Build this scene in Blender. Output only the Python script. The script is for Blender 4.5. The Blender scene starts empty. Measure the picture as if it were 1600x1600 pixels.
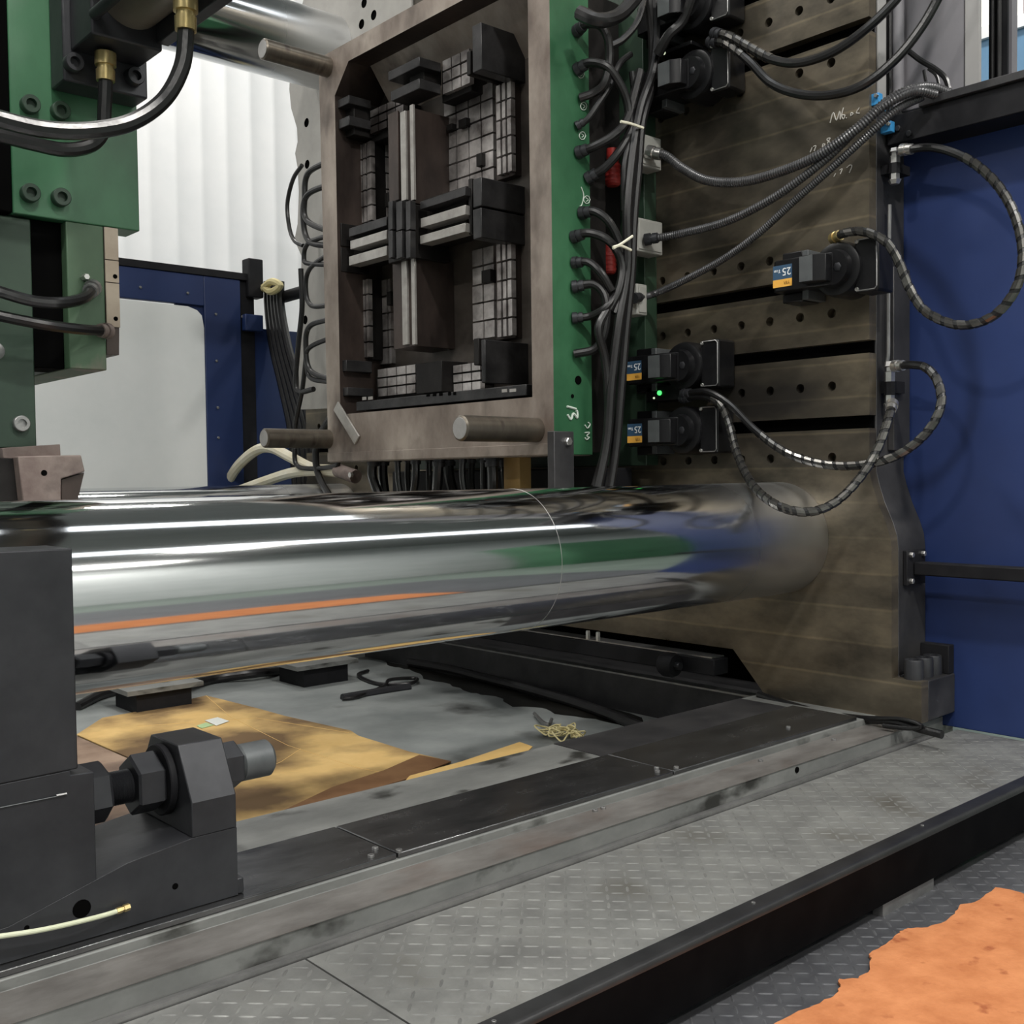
import bpy, bmesh, math, random
from mathutils import Vector, Matrix
random.seed(7)
SC = bpy.context.scene
COL = SC.collection
# ------------------------------------------------------------------ camera
F_PX = 1682.77                       # focal length in pixels of the 1600 px frame
EYE = Vector((0.0, 0.0, 1.41))
# rows: world x / y / z expressed in camera (right, down, forward)
RM = Matrix(((0.74647344, -0.03238668, 0.66462659),
             (-0.66530002, -0.01774133, 0.74636528),
             (-0.01238093, -0.99931794, -0.03479029)))
cam_d = bpy.data.cameras.new('camera'); cam = bpy.data.objects.new('camera', cam_d); COL.objects.link(cam)
cam_d.sensor_width = 36; cam_d.lens = F_PX / 1600 * 36; cam_d.clip_end = 200
rt, up, bk = RM @ Vector((1, 0, 0)), RM @ Vector((0, -1, 0)), RM @ Vector((0, 0, -1))
M4 = Matrix((rt, up, bk)).transposed().to_4x4(); M4.translation = EYE
cam.matrix_world = M4
SC.camera = cam
def at(px, py, X=None, Y=None, Z=None):
    """the point of the place seen at a pixel of the photograph, on a known plane"""
    d = RM @ Vector((px - 800, py - 800, F_PX))
    t = (X - EYE.x) / d.x if X is not None else (Y - EYE.y) / d.y if Y is not None else (Z - EYE.z) / d.z
    return EYE + d * t
# ------------------------------------------------------------------ world, lights, exposure
W = bpy.data.worlds.new('world'); SC.world = W; W.use_nodes = True
W.node_tree.nodes['Background'].inputs[0].default_value = (0.80, 0.87, 0.95, 1)
W.node_tree.nodes['Background'].inputs[1].default_value = 0.07
SC.view_settings.view_transform = 'Standard'; SC.view_settings.look = 'None'
SC.view_settings.gamma = 1; SC.view_settings.use_curve_mapping = False
SC.view_settings.exposure = -0.78
SC.cycles.max_bounces = 8; SC.cycles.sample_clamp_indirect = 6
def area(name, loc, target, sx, sy, power, col=(1, 0.97, 0.92)):
    l = bpy.data.lights.new(name, 'AREA'); l.shape = 'RECTANGLE'; l.size = sx; l.size_y = sy
    l.energy = power; l.color = col
    o = bpy.data.objects.new(name, l); COL.objects.link(o); o.location = loc
    o.rotation_euler = (Vector(target) - Vector(loc)).to_track_quat('-Z', 'Y').to_euler()
    return o
area('hall_lamp', (1.0, -1.8, 8.0), (1.0, -1.8, 0), 0.45, 0.45, 860)
area('hall_lamp', (-4.5, 1.2, 8.0), (-4.5, 1.2, 0), 0.55, 0.55, 520)
area('hall_lamp', (1.4, 4.9, 8.6), (1.4, 4.9, 0), 0.55, 0.55, 260)
area('hall_lamp', (4.6, 9.4, 8.6), (4.6, 9.9, 0), 2.2, 0.4, 340)
area('hall_lamp', (-1.0, 8.6, 8.6), (-1.0, 9.2, 0), 2.2, 0.4, 340)
area('hall_lamp', (5.8, -2.6, 8.0), (5.8, -2.6, 0), 0.55, 0.55, 260)
area('hall_lamp', (-2.0, -6.0, 8.0), (-2.0, -6.3, 0), 2.2, 0.4, 520)
area('hall_lamp', (5.0, -6.0, 8.0), (5.0, -6.3, 0), 2.2, 0.4, 520)
area('hall_lamp', (9.0, 4.0, 8.6), (9.0, 4.0, 0), 0.55, 0.55, 330)
area('roof_light', (4.0, 2.9, 8.6), (4.0, 2.9, 0), 24.0, 0.9, 420, (0.95, 0.98, 1.0))
area('roof_light', (4.0, -2.6, 8.6), (4.0, -2.6, 0), 24.0, 0.9, 340, (0.95, 0.98, 1.0))
# ------------------------------------------------------------------ materials
MATS = {}
def pm(name, c1, c2=None, scale=6.0, rough=0.5, metal=0.0, bump=0.0, stretch=(1, 1, 1), c3=None, s3=2.0, t3=(0.55, 0.7),
       rvar=0.0, emit=None, strength=0.0, spec=0.5, bscale=None):
    m = bpy.data.materials.new(name); m.use_nodes = True; nt = m.node_tree; N = nt.nodes; L = nt.links
    b = N['Principled BSDF']
    b.inputs['Roughness'].default_value = rough; b.inputs['Metallic'].default_value = metal
    b.inputs['Specular IOR Level'].default_value = spec
    b.inputs['Base Color'].default_value = (*c1, 1)
    tc = N.new('ShaderNodeTexCoord'); mp = N.new('ShaderNodeMapping'); mp.inputs['Scale'].default_value = stretch
    L.new(tc.outputs['Object'], mp.inputs[0])
    if c2 is not None:
        n = N.new('ShaderNodeTexNoise'); n.inputs['Scale'].default_value = scale; n.inputs['Detail'].default_value = 7
        n.inputs['Roughness'].default_value = 0.62
        L.new(mp.outputs[0], n.inputs['Vector'])
        r = N.new('ShaderNodeValToRGB'); r.color_ramp.elements[0].position = 0.33; r.color_ramp.elements[1].position = 0.68
        r.color_ramp.elements[0].color = (*c1, 1); r.color_ramp.elements[1].color = (*c2, 1)
        L.new(n.outputs['Fac'], r.inputs[0]); out = r.outputs[0]
        if c3 is not None:
            n3 = N.new('ShaderNodeTexNoise'); n3.inputs['Scale'].default_value = s3; n3.inputs['Detail'].default_value = 5
            L.new(mp.outputs[0], n3.inputs['Vector'])
            r3 = N.new('ShaderNodeMapRange'); r3.inputs[1].default_value = t3[0]; r3.inputs[2].default_value = t3[1]
            L.new(n3.outputs['Fac'], r3.inputs[0])
            mx = N.new('ShaderNodeMix'); mx.data_type = 'RGBA'
            L.new(r3.outputs[0], mx.inputs[0]); L.new(out, mx.inputs[6]); mx.inputs[7].default_value = (*c3, 1)
            out = mx.outputs[2]
        L.new(out, b.inputs['Base Color'])
        if rvar:
            mr = N.new('ShaderNodeMapRange'); mr.inputs[3].default_value = rough - rvar; mr.inputs[4].default_value = rough + rvar
            mr.inputs[1].default_value = 0.3; mr.inputs[2].default_value = 0.7
            L.new(n.outputs['Fac'], mr.inputs[0]); L.new(mr.outputs[0], b.inputs['Roughness'])
    if bump:
        nb = N.new('ShaderNodeTexNoise'); nb.inputs['Scale'].default_value = bscale or scale * 6; nb.inputs['Detail'].default_value = 4
        L.new(mp.outputs[0], nb.inputs['Vector'])
        bp = N.new('ShaderNodeBump'); bp.inputs['Strength'].default_value = bump; bp.inputs['Distance'].default_value = 0.01
        L.new(nb.outputs['Fac'], bp.inputs['Height']); L.new(bp.outputs[0], b.inputs['Normal'])
    if emit:
        b.inputs['Emission Color'].default_value = (*emit, 1); b.inputs['Emission Strength'].default_value = strength
    MATS[name] = m
    return m
pm('chrome', (0.66, 0.67, 0.68), (0.72, 0.73, 0.74), 3, 0.10, 1.0, stretch=(0.3, 2, 2), rvar=0.02)
pm('platen_steel', (0.062, 0.057, 0.048), (0.28, 0.24, 0.18), 1.9, 0.36, 0.6, 0.06, (1, 0.75, 1.5), (0.038, 0.035, 0.032), 0.9, (0.48, 0.68), 0.1)
pm('platen_side', (0.035, 0.035, 0.038), (0.075, 0.073, 0.075), 4, 0.5, 0.5, 0.05)
pm('dark_steel', (0.024, 0.025, 0.029), (0.045, 0.046, 0.051), 5, 0.42, 0.4, 0.06)
pm('black_paint', (0.008, 0.008, 0.010), (0.015, 0.015, 0.017), 8, 0.6, 0.0, 0.05, spec=0.2)
pm('beam_black', (0.003, 0.003, 0.0035), (0.005, 0.005, 0.0055), 8, 0.5, 0.0, 0.03, spec=0.02)
pm('edge_black', (0.010, 0.010, 0.011), (0.020, 0.020, 0.021), 8, 0.36, 0.0, 0.05, spec=0.6)
pm('slot_black', (0.0025, 0.0025, 0.0025), None, rough=0.9, spec=0.02)
pm('worn_steel', (0.22, 0.22, 0.22), (0.36, 0.355, 0.35), 9, 0.38, 0.75, 0.08)
pm('bright_steel', (0.55, 0.54, 0.52), (0.7, 0.69, 0.67), 20, 0.28, 0.9)
pm('rail_steel', (0.13, 0.132, 0.137), (0.21, 0.21, 0.215), 9, 0.24, 0.9, 0.015, (0.5, 1.2, 1), rvar=0.05)
pm('bed_grey', (0.14, 0.144, 0.14), (0.235, 0.24, 0.23), 5, 0.5, 0.15, 0.1, (0.6, 1, 1), (0.03, 0.03, 0.027), 6, (0.58, 0.68))
pm('bed_ledge', (0.145, 0.134, 0.126), (0.255, 0.243, 0.23), 8, 0.40, 0.45, 0.06, (0.6, 1.2, 1), (0.15, 0.10, 0.08), 2.2, (0.58, 0.76))
pm('pit_floor', (0.16, 0.175, 0.175), (0.26, 0.275, 0.27), 2.5, 0.6, 0.0, 0.06, (1, 1, 1), (0.02, 0.02, 0.018), 1.4, (0.60, 0.72))
pm('plate_grey', (0.155, 0.155, 0.15), (0.26, 0.262, 0.25), 6, 0.45, 0.35, 0.12, (1, 1, 1), (0.09, 0.082, 0.068), 3, (0.56, 0.75))
pm('plate_tread', (0.17, 0.17, 0.165), (0.27, 0.272, 0.26), 10, 0.42, 0.4)
pm('plate_dark', (0.075, 0.077, 0.085), (0.13, 0.132, 0.14), 7, 0.45, 0.4, 0.12)
pm('tread_dark', (0.085, 0.087, 0.095), (0.15, 0.152, 0.16), 12, 0.42, 0.4)
pm('orange_felt', (0.40, 0.145, 0.058), (0.53, 0.215, 0.092), 9, 0.9, 0.0, 0.35, (1, 1, 1), (0.30, 0.095, 0.04), 14, (0.62, 0.72), spec=0.1)
pm('green_paint', (0.020, 0.085, 0.038), (0.048, 0.155, 0.075), 2.4, 0.4, 0.0, 0.03, (1, 1, 0.6), (0.075, 0.10, 0.066), 5, (0.66, 0.76))
pm('green_dark', (0.012, 0.030, 0.018), (0.028, 0.058, 0.034), 3, 0.5, 0.0, 0.05)
pm('green_worn', (0.034, 0.078, 0.042), (0.066, 0.12, 0.066), 4, 0.5, 0.0, 0.05, (1, 1, 0.6), (0.15, 0.135, 0.105), 5, (0.62, 0.70))
pm('blue_paint', (0.012, 0.027, 0.105), (0.019, 0.040, 0.145), 1.2, 0.48, 0.0, 0.02)
pm('sky_blue', (0.03, 0.24, 0.55), (0.05, 0.30, 0.62), 6, 0.4)
pm('wall_white', (0.78, 0.79, 0.80), (0.86, 0.86, 0.865), 1.2, 0.55, 0.0)
pm('frosted', (0.70, 0.72, 0.71), (0.78, 0.79, 0.78), 1.5, 0.35, 0.0, 0.02)
pm('wall_grey', (0.52, 0.55, 0.54), (0.62, 0.64, 0.63), 1.5, 0.6)
pm('ceiling_grey', (0.24, 0.25, 0.25), (0.30, 0.31, 0.31), 1.0, 0.7)
pm('hall_floor', (0.10, 0.13, 0.11), (0.16, 0.19, 0.165), 1.0, 0.4, 0.0)
pm('mold_brown', (0.15, 0.115, 0.095), (0.42, 0.365, 0.315), 2.4, 0.52, 0.35, 0.15, (1, 1, 0.6), (0.085, 0.065, 0.055), 3.0, (0.54, 0.70), 0.1)
pm('mold_dark', (0.008, 0.007, 0.007), (0.020, 0.018, 0.017), 5, 0.5, 0.2, 0.12, spec=0.25)
pm('mold_core', (0.022, 0.016, 0.014), (0.075, 0.055, 0.047), 4, 0.42, 0.4, 0.12, (1, 1, 0.4))
pm('mold_tile', (0.13, 0.11, 0.105), (0.72, 0.68, 0.66), 4.5, 0.38, 0.5, 0.1, (1, 1, 1), (0.03, 0.024, 0.022), 1.7, (0.52, 0.68))
pm('mold_bar', (0.28, 0.265, 0.245), (0.46, 0.445, 0.42), 7, 0.4, 0.5, 0.1)
pm('mold_grey', (0.018, 0.018, 0.019), (0.058, 0.056, 0.057), 5, 0.4, 0.5, 0.15)
pm('pin_steel', (0.14, 0.12, 0.098), (0.22, 0.195, 0.16), 5, 0.33, 0.8, 0.05, (2.5, 1, 1), (0.07, 0.058, 0.05), 5, (0.58, 0.72))
pm('pin_end', (0.36, 0.35, 0.34), (0.45, 0.44, 0.43), 14, 0.45, 0.5)
pm('rust_block', (0.14, 0.10, 0.09), (0.27, 0.22, 0.195), 6, 0.6, 0.2, 0.15, (1, 1, 1), (0.07, 0.05, 0.045), 5, (0.55, 0.7))
pm('tan_plate', (0.36, 0.29, 0.22), (0.46, 0.39, 0.31), 6, 0.6, 0.1, 0.05)
pm('rubber', (0.006, 0.006, 0.0065), (0.012, 0.012, 0.0125), 14, 0.28, 0.0, 0.05)
pm('rubber_matt', (0.008, 0.0075, 0.008), (0.014, 0.0135, 0.014), 14, 0.36, 0.0, 0.05)
pm('conduit', (0.045, 0.045, 0.048), (0.075, 0.075, 0.078), 14, 0.32, 0.3)
pm('spiral_steel', (0.09, 0.087, 0.082), (0.17, 0.165, 0.155), 14, 0.22, 0.85)
pm('cream_hose', (0.62, 0.56, 0.40), (0.72, 0.69, 0.58), 6, 0.45)
pm('clear_tube', (0.55, 0.58, 0.40), (0.66, 0.68, 0.52), 10, 0.35)
pm('brass', (0.48, 0.36, 0.15), (0.62, 0.50, 0.25), 12, 0.32, 0.85)
pm('card', (0.62, 0.41, 0.16), (0.70, 0.48, 0.20), 5, 0.8, 0.0, 0.04, (1, 1, 1), (0.15, 0.095, 0.05), 1.5, (0.38, 0.56), spec=0.2)
pm('card_dark', (0.22, 0.15, 0.11), (0.38, 0.28, 0.21), 3, 0.8, 0.0, 0.04, (1, 1, 1), (0.14, 0.10, 0.08), 2.5, (0.5, 0.66), spec=0.2)
pm('card_yellow', (0.70, 0.45, 0.16), (0.76, 0.52, 0.21), 5, 0.75, spec=0.2)
pm('card_brown', (0.17, 0.085, 0.04), (0.25, 0.135, 0.065), 4, 0.7, spec=0.2)
pm('paper', (0.72, 0.74, 0.70), None, rough=0.7)
pm('paper_green', (0.42, 0.58, 0.30), None, rough=0.7)
pm('label_blue', (0.04, 0.09, 0.16), None, rough=0.4)
pm('label_orange', (0.85, 0.45, 0.08), None, rough=0.4)
pm('label_ink', (0.35, 0.18, 0.03), None, rough=0.5)
pm('white_ink', (0.85, 0.87, 0.88), None, rough=0.5)
pm('chalk', (0.55, 0.62, 0.55), None, rough=0.8)
pm('scratch', (0.50, 0.48, 0.44), None, rough=0.6)
pm('clamp_black', (0.0045, 0.0045, 0.0055), (0.010, 0.010, 0.011), 12, 0.36, 0.0, 0.04, spec=0.35)
pm('clamp_grey', (0.085, 0.092, 0.096), (0.12, 0.128, 0.132), 14, 0.45, 0.3)
pm('box_grey', (0.30, 0.30, 0.275), (0.38, 0.375, 0.35), 6, 0.5)
pm('red_plastic', (0.42, 0.035, 0.03), (0.55, 0.06, 0.05), 8, 0.35)
pm('tie_white', (0.80, 0.77, 0.62), None, rough=0.5)
pm('led_green', (0.1, 0.8, 0.2), None, rough=0.4, emit=(0.08, 1.0, 0.18), strength=2.6)
pm('led_white', (0.9, 0.95, 0.8), None, rough=0.4, emit=(0.9, 1.0, 0.7), strength=1.2)
pm('column_grey', (0.155, 0.15, 0.165), (0.21, 0.205, 0.22), 1.2, 0.6, 0.0, 0.05)
pm('strip_grey', (0.28, 0.275, 0.27), (0.34, 0.335, 0.33), 2, 0.55)
pm('lit_window', (0.8, 0.8, 0.75), None, rough=0.3, emit=(1.0, 0.98, 0.88), strength=0.75)
pm('brown_brace', (0.26, 0.16, 0.05), (0.38, 0.25, 0.09), 4, 0.55)
pm('barrel_paint', (0.10, 0.09, 0.07), (0.19, 0.17, 0.135), 4, 0.45, 0.3, 0.06, (1, 0.5, 1), (0.04, 0.035, 0.03), 4, (0.6, 0.7))
pm('mold_floor', (0.055, 0.045, 0.038), (0.17, 0.145, 0.125), 3, 0.45, 0.35, 0.12, (1, 0.6, 1), (0.012, 0.010, 0.009), 1.3, (0.46, 0.62))
pm('fence_blue', (0.007, 0.018, 0.075), (0.011, 0.028, 0.105), 1.2, 0.5, 0.0, 0.02)
pm('lit_platen_grey', (0.30, 0.29, 0.27), (0.40, 0.385, 0.36), 2.5, 0.5, 0.2, 0.04)
pm('pale_blue', (0.10, 0.22, 0.36), (0.13, 0.26, 0.41), 2, 0.5)
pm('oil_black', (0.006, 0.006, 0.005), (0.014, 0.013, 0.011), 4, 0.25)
pm('twine', (0.58, 0.50, 0.24), (0.68, 0.60, 0.34), 20, 0.7)
def worn_end(name):
    # the bar is dull and scuffed where it enters the platen (local x = 0)
    nt = MATS[name].node_tree; N = nt.nodes; L = nt.links; b = N['Principled BSDF']
    tc = N.new('ShaderNodeTexCoord'); sx = N.new('ShaderNodeSeparateXYZ'); L.new(tc.outputs['Object'], sx.inputs[0])
    mr = N.new('ShaderNodeMapRange'); mr.interpolation_type = 'SMOOTHSTEP'
    for i, v in ((1, -1.2), (2, -0.15), (3, 0.085), (4, 0.36)): mr.inputs[i].default_value = v
    L.new(sx.outputs[0], mr.inputs[0]); L.new(mr.outputs[0], b.inputs['Roughness'])
worn_end('chrome')
def milled_bands(name):
    # rectangular machining passes: long flat patches with slightly brighter borders, over the stained steel
    nt = MATS[name].node_tree; N = nt.nodes; L = nt.links; b = N['Principled BSDF']
    src = b.inputs['Base Color'].links[0].from_socket
    tc = N.new('ShaderNodeTexCoord'); sp_ = N.new('ShaderNodeSeparateXYZ'); cb_ = N.new('ShaderNodeCombineXYZ')
    nz = N.new('ShaderNodeTexNoise'); nz.inputs['Scale'].default_value = 7; L.new(tc.outputs['Object'], nz.inputs['Vector'])
    ad = N.new('ShaderNodeMath'); ad.operation = 'MULTIPLY_ADD'; ad.inputs[1].default_value = 0.006
    L.new(tc.outputs['Object'], sp_.inputs[0]); L.new(nz.outputs['Fac'], ad.inputs[0]); L.new(sp_.outputs[2], ad.inputs[2])
    L.new(sp_.outputs[1], cb_.inputs[0]); L.new(ad.outputs[0], cb_.inputs[1])
    bk_ = N.new('ShaderNodeTexBrick'); L.new(cb_.outputs[0], bk_.inputs['Vector'])
    bk_.inputs['Scale'].default_value = 1.0; bk_.inputs['Brick Width'].default_value = 14.0; bk_.inputs['Row Height'].default_value = 0.163
    bk_.inputs['Mortar Size'].default_value = 0.010; bk_.inputs['Mortar Smooth'].default_value = 1.0
    bk_.inputs['Color1'].default_value = (0.72, 0.71, 0.70, 1); bk_.inputs['Color2'].default_value = (1.1, 1.06, 0.98, 1); bk_.inputs['Mortar'].default_value = (1.3, 1.24, 1.1, 1)
    mx = N.new('ShaderNodeMix'); mx.data_type = 'RGBA'; mx.blend_type = 'MULTIPLY'; mx.inputs[0].default_value = 0.9
    L.new(src, mx.inputs[6]); L.new(bk_.outputs[0], mx.inputs[7]); L.new(mx.outputs[2], b.inputs['Base Color'])
milled_bands('platen_steel')
# ------------------------------------------------------------------ mesh helpers
class MB:
    def __init__(s): s.v = []; s.f = []; s.mi = []
    def add(s, vs, fs, mi=0):
        o = len(s.v); s.v += [tuple(v) for v in vs]; s.f += [tuple(i + o for i in f) for f in fs]; s.mi += [mi] * len(fs); return s
    def box(s, x0, x1, y0, y1, z0, z1, mi=0):
        x0, x1 = sorted((x0, x1)); y0, y1 = sorted((y0, y1)); z0, z1 = sorted((z0, z1))
        v = [(x, y, z) for x in (x0, x1) for y in (y0, y1) for z in (z0, z1)]
        return s.add(v, [(0, 1, 3, 2), (4, 6, 7, 5), (0, 4, 5, 1), (2, 3, 7, 6), (0, 2, 6, 4), (1, 5, 7, 3)], mi)
    def prism(s, poly, ax, a0, a1, mi=0):
        def P(p, a): return {'x': (a, p[0], p[1]), 'y': (p[0], a, p[1]), 'z': (p[0], p[1], a)}[ax]
        n = len(poly); v = [P(p, a0) for p in poly] + [P(p, a1) for p in poly]
        f = [tuple(range(n)), tuple(range(2 * n - 1, n - 1, -1))] + [(i, i + n, (i + 1) % n + n, (i + 1) % n) for i in range(n)]
        return s.add(v, f, mi)
    def lathe(s, p, d, prof, n=20, mi=0, rot=0.0):
        p = Vector(p); d = Vector(d).normalized(); a = d.orthogonal().normalized()
        if abs(d.z) < 0.9: a = d.cross(Vector((0, 0, 1))).normalized()
        b = d.cross(a); o = []
        for (t, r) in prof:
            for k in range(n):
                w = 2 * math.pi * k / n + rot
                o.append(p + d * t + (a * math.cos(w) + b * math.sin(w)) * r)
        fs = []
        for i in range(len(prof) - 1):
            for k in range(n):
                fs.append((i * n + k, i * n + (k + 1) % n, (i + 1) * n + (k + 1) % n, (i + 1) * n + k))
        fs.append(tuple(range(n - 1, -1, -1))); m = (len(prof) - 1) * n; fs.append(tuple(range(m, m + n)))
        return s.add(o, fs, mi)
    def cyl(s, p0, p1, r, n=20, r1=None, mi=0, ch=0.0, rot=0.0):
        p0 = Vector(p0); p1 = Vector(p1); L = (p1 - p0).length; r1 = r if r1 is None else r1
        pr = [(0, r), (L, r1)] if not ch else [(0, r - ch), (ch, r), (L - ch, r1), (L, r1 - ch)]
        return s.lathe(p0, p1 - p0, pr, n, mi, rot)
    def tube(s, pts, r, n=10, mi=0, rf=None, cap=True):
        pts = [Vector(p) for p in pts]; N = len(pts); T = []
        for i in range(N): T.append((pts[min(i + 1, N - 1)] - pts[max(i - 1, 0)]).normalized())
        a = T[0].orthogonal().normalized(); o = []; fr = []
        for i in range(N):
            a = (a - T[i] * a.dot(T[i])).normalized(); b = T[i].cross(a); fr.append((a.copy(), b.copy()))
            rr = r if rf is None else rf(i, N)
            for k in range(n):
                w = 2 * math.pi * k / n; o.append(pts[i] + (a * math.cos(w) + b * math.sin(w)) * rr)
        fs = [(i * n + k, i * n + (k + 1) % n, (i + 1) * n + (k + 1) % n, (i + 1) * n + k) for i in range(N - 1) for k in range(n)]
        if cap: fs += [tuple(range(n - 1, -1, -1)), tuple(range((N - 1) * n, N * n))]
        s.add(o, fs, mi); s.fr = fr
        return s
    def build(s, name, mat, parent=None, bevel=0.0, ang=35, segs=2, fix=True):
        me = bpy.data.meshes.new(name)
        off = parent_loc(parent)
        me.from_pydata([(v[0] - off.x, v[1] - off.y, v[2] - off.z) for v in s.v], [], s.f)
        mats = mat if isinstance(mat, (list, tuple)) else [mat]
        for m in mats: me.materials.append(MATS[m])
        me.polygons.foreach_set('material_index', s.mi)
        if fix:
            bm = bmesh.new(); bm.from_mesh(me); bmesh.ops.recalc_face_normals(bm, faces=bm.faces); bm.to_mesh(me); bm.free()
        me.polygons.foreach_set('use_smooth', [True] * len(me.polygons))
        me.set_sharp_from_angle(angle=math.radians(ang)); me.update()
        o = bpy.data.objects.new(name, me); COL.objects.link(o)
        if parent: o.parent = parent
        if bevel:
            b = o.modifiers.new('bevel', 'BEVEL'); b.width = bevel; b.segments = segs; b.limit_method = 'ANGLE'; b.angle_limit = math.radians(40)
        return o
ROOTLOC = {}
def parent_loc(p):
    v = Vector((0, 0, 0))
    while p is not None: v = v + p.location; p = p.parent
    return v
def tag(o, label, cat, group=None, kind=None):
    o['label'] = label; o['category'] = cat
    if group: o['group'] = group
    if kind: o['kind'] = kind
    return o
def thing(name, label, cat, loc=(0, 0, 0), group=None, kind=None):
    o = bpy.data.objects.new(name, None); COL.objects.link(o); o.location = loc; o.empty_display_size = 0.1
    return tag(o, label, cat, group, kind)
def struct(o, label=None, cat=None):
    o['kind'] = 'structure'
    if label: o['label'] = label
    if cat: o['category'] = cat
    return o
def B(*a, name, mat, parent=None, bevel=0.0): return MB().box(*a).build(name, mat, parent, bevel)
def spline(P, n=10):
    P = [Vector(p) for p in P]; Q = [P[0] * 2 - P[1]] + P + [P[-1] * 2 - P[-2]]; out = []
    for i in range(1, len(Q) - 2):
        a, b, c, d = Q[i - 1], Q[i], Q[i + 1], Q[i + 2]
        for k in range(n):
            t = k / n
            out.append(0.5 * ((2 * b) + (c - a) * t + (2 * a - 5 * b + 4 * c - d) * t * t + (3 * b - a - 3 * c + d) * t ** 3))
    return out + [P[-1]]
def resample(P, step):
    out = [P[0]]; acc = 0.0
    for i in range(1, len(P)):
        a, b = P[i - 1], P[i]; L = (b - a).length
        while L > 0 and acc + L >= step:
            a = a + (b - a) * ((step - acc) / L); out.append(a.copy()); L = (b - a).length; acc = 0.0
        acc += L
    if (out[-1] - P[-1]).length > step * 0.3: out.append(P[-1])
    return out
def pts3(lst):
    """lst of (px, py, axis letter, value)"""
    return [at(p[0], p[1], **{p[2]: p[3]}) for p in lst]
def hose(name, label, pts, r, mat='rubber', cat='hose', group=None, fit=None, fit2=None, parent=None, n=10, corr=0.0, spiral=None, sp_range=(0, 1)):
    P = spline(pts, 12)
    root = None
    if fit or fit2 or spiral:
        root = thing(name, label, cat, tuple(P[0]), group)
    if corr:
        R_ = resample(P, corr / 2)
        m = MB().tube(R_, r, n, rf=lambda i, N: r * (1.0 if i % 2 else 0.84))
    else:
        m = MB().tube(resample(P, max(0.012, r * 0.7)), r, n)
    o = m.build('tube' if root else name, mat, root)
    if not root:
        if parent: o.parent = parent; return o
        tag(o, label, cat, group)
    if spiral:
        R_ = resample(P, 0.006); R_ = R_[int(len(R_) * sp_range[0]):max(4, int(len(R_) * sp_range[1]))]
        mm = MB(); N = len(R_); T = [(R_[min(i + 1, N - 1)] - R_[max(i - 1, 0)]).normalized() for i in range(N)]
        a = T[0].orthogonal().normalized(); o_ = []; h = spiral[0] * 0.34; turns = 8
        fr = []
        for i in range(N):
            a = (a - T[i] * a.dot(T[i])).normalized(); fr.append((a.copy(), T[i].cross(a)))
        tot = N * 0.006; nt = int(tot / spiral[0] * 10)
        vs = []; fs = []
        for k in range(nt):
            t = k / nt * (N - 1); w = 2 * math.pi * k / 10
            for e in (-1, 1):
                tt = min(N - 1.001, max(0, t + e * h / 0.006)); i = int(tt); q = tt - i
                c = R_[i].lerp(R_[i + 1], q); aa, bb = fr[i]
                for rr in (r * 1.12, r * 0.98):
                    vs.append(c + (aa * math.cos(w) + bb * math.sin(w)) * rr)
        for k in range(nt - 1):
            s0 = k * 4; s1 = s0 + 4
            fs += [(s0, s0 + 2, s1 + 2, s1), (s0, s1, s1 + 1, s0 + 1), (s0 + 2, s0 + 3, s1 + 3, s1 + 2)]
        mm.add(vs, fs); mm.build('spiral_wrap', spiral[1], root)
    if fit:
        d = (P[1] - P[0]).normalized(); L = r * fit[1]
        MB().lathe(P[0] - d * L * 0.2, d, [(0, r * 1.5), (L * 0.45, r * 1.5), (L * 0.46, r * 1.15), (L * 0.6, r * 1.15), (L * 0.61, r * 1.35), (L, r * 1.3)], 6 if fit[2:] else 12).build('fitting', fit[0], root)
    if fit2:
        d = (P[-2] - P[-1]).normalized(); L = r * fit2[1]
        MB().lathe(P[-1] - d * L * 0.2, d, [(0, r * 1.5), (L * 0.45, r * 1.5), (L * 0.46, r * 1.15), (L * 0.6, r * 1.15), (L * 0.61, r * 1.35), (L, r * 1.3)], 12).build('fitting', fit2[0], root)
    return root or o
def plate_holes(poly, holes, ax, a0, a1, depth=None, n=14):
    """a plate with real round holes in its a0 face; poly and holes (u, v, r) in the plane across ax"""
    def P(u, v, a): return {'x': (a, u, v), 'y': (u, a, v), 'z': (u, v, a)}[ax]
    bm = bmesh.new(); edges = []
    def loop(pts):
        vs = [bm.verts.new(P(u, v, a0)) for u, v in pts]
        for i in range(len(vs)): edges.append(bm.edges.new((vs[i], vs[(i + 1) % len(vs)])))
        return vs
    loop(poly)
    hl = [[(u + r * math.cos(2 * math.pi * k / n), v + r * math.sin(2 * math.pi * k / n)) for k in range(n)] for u, v, r in holes]
    for h in hl: loop(h)
    bmesh.ops.triangle_fill(bm, use_beauty=True, use_dissolve=False, edges=edges)
    m = MB(); bm.verts.index_update()
    m.add([v.co[:] for v in bm.verts], [tuple(v.index for v in f.verts) for f in bm.faces]); bm.free()
    k = len(poly); vs = [P(u, v, a0) for u, v in poly] + [P(u, v, a1) for u, v in poly]
    m.add(vs, [(i, (i + 1) % k, (i + 1) % k + k, i + k) for i in range(k)] + [tuple(range(k, 2 * k))])
    d = a0 + (depth if depth else (a1 - a0) * 0.9)
    for h in hl:
        m.add([P(u, v, a0) for u, v in h] + [P(u, v, d) for u, v in h],
              [(i, (i + 1) % n, (i + 1) % n + n, i + n) for i in range(n)] + [tuple(range(n, 2 * n))], 1)
    return m
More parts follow.
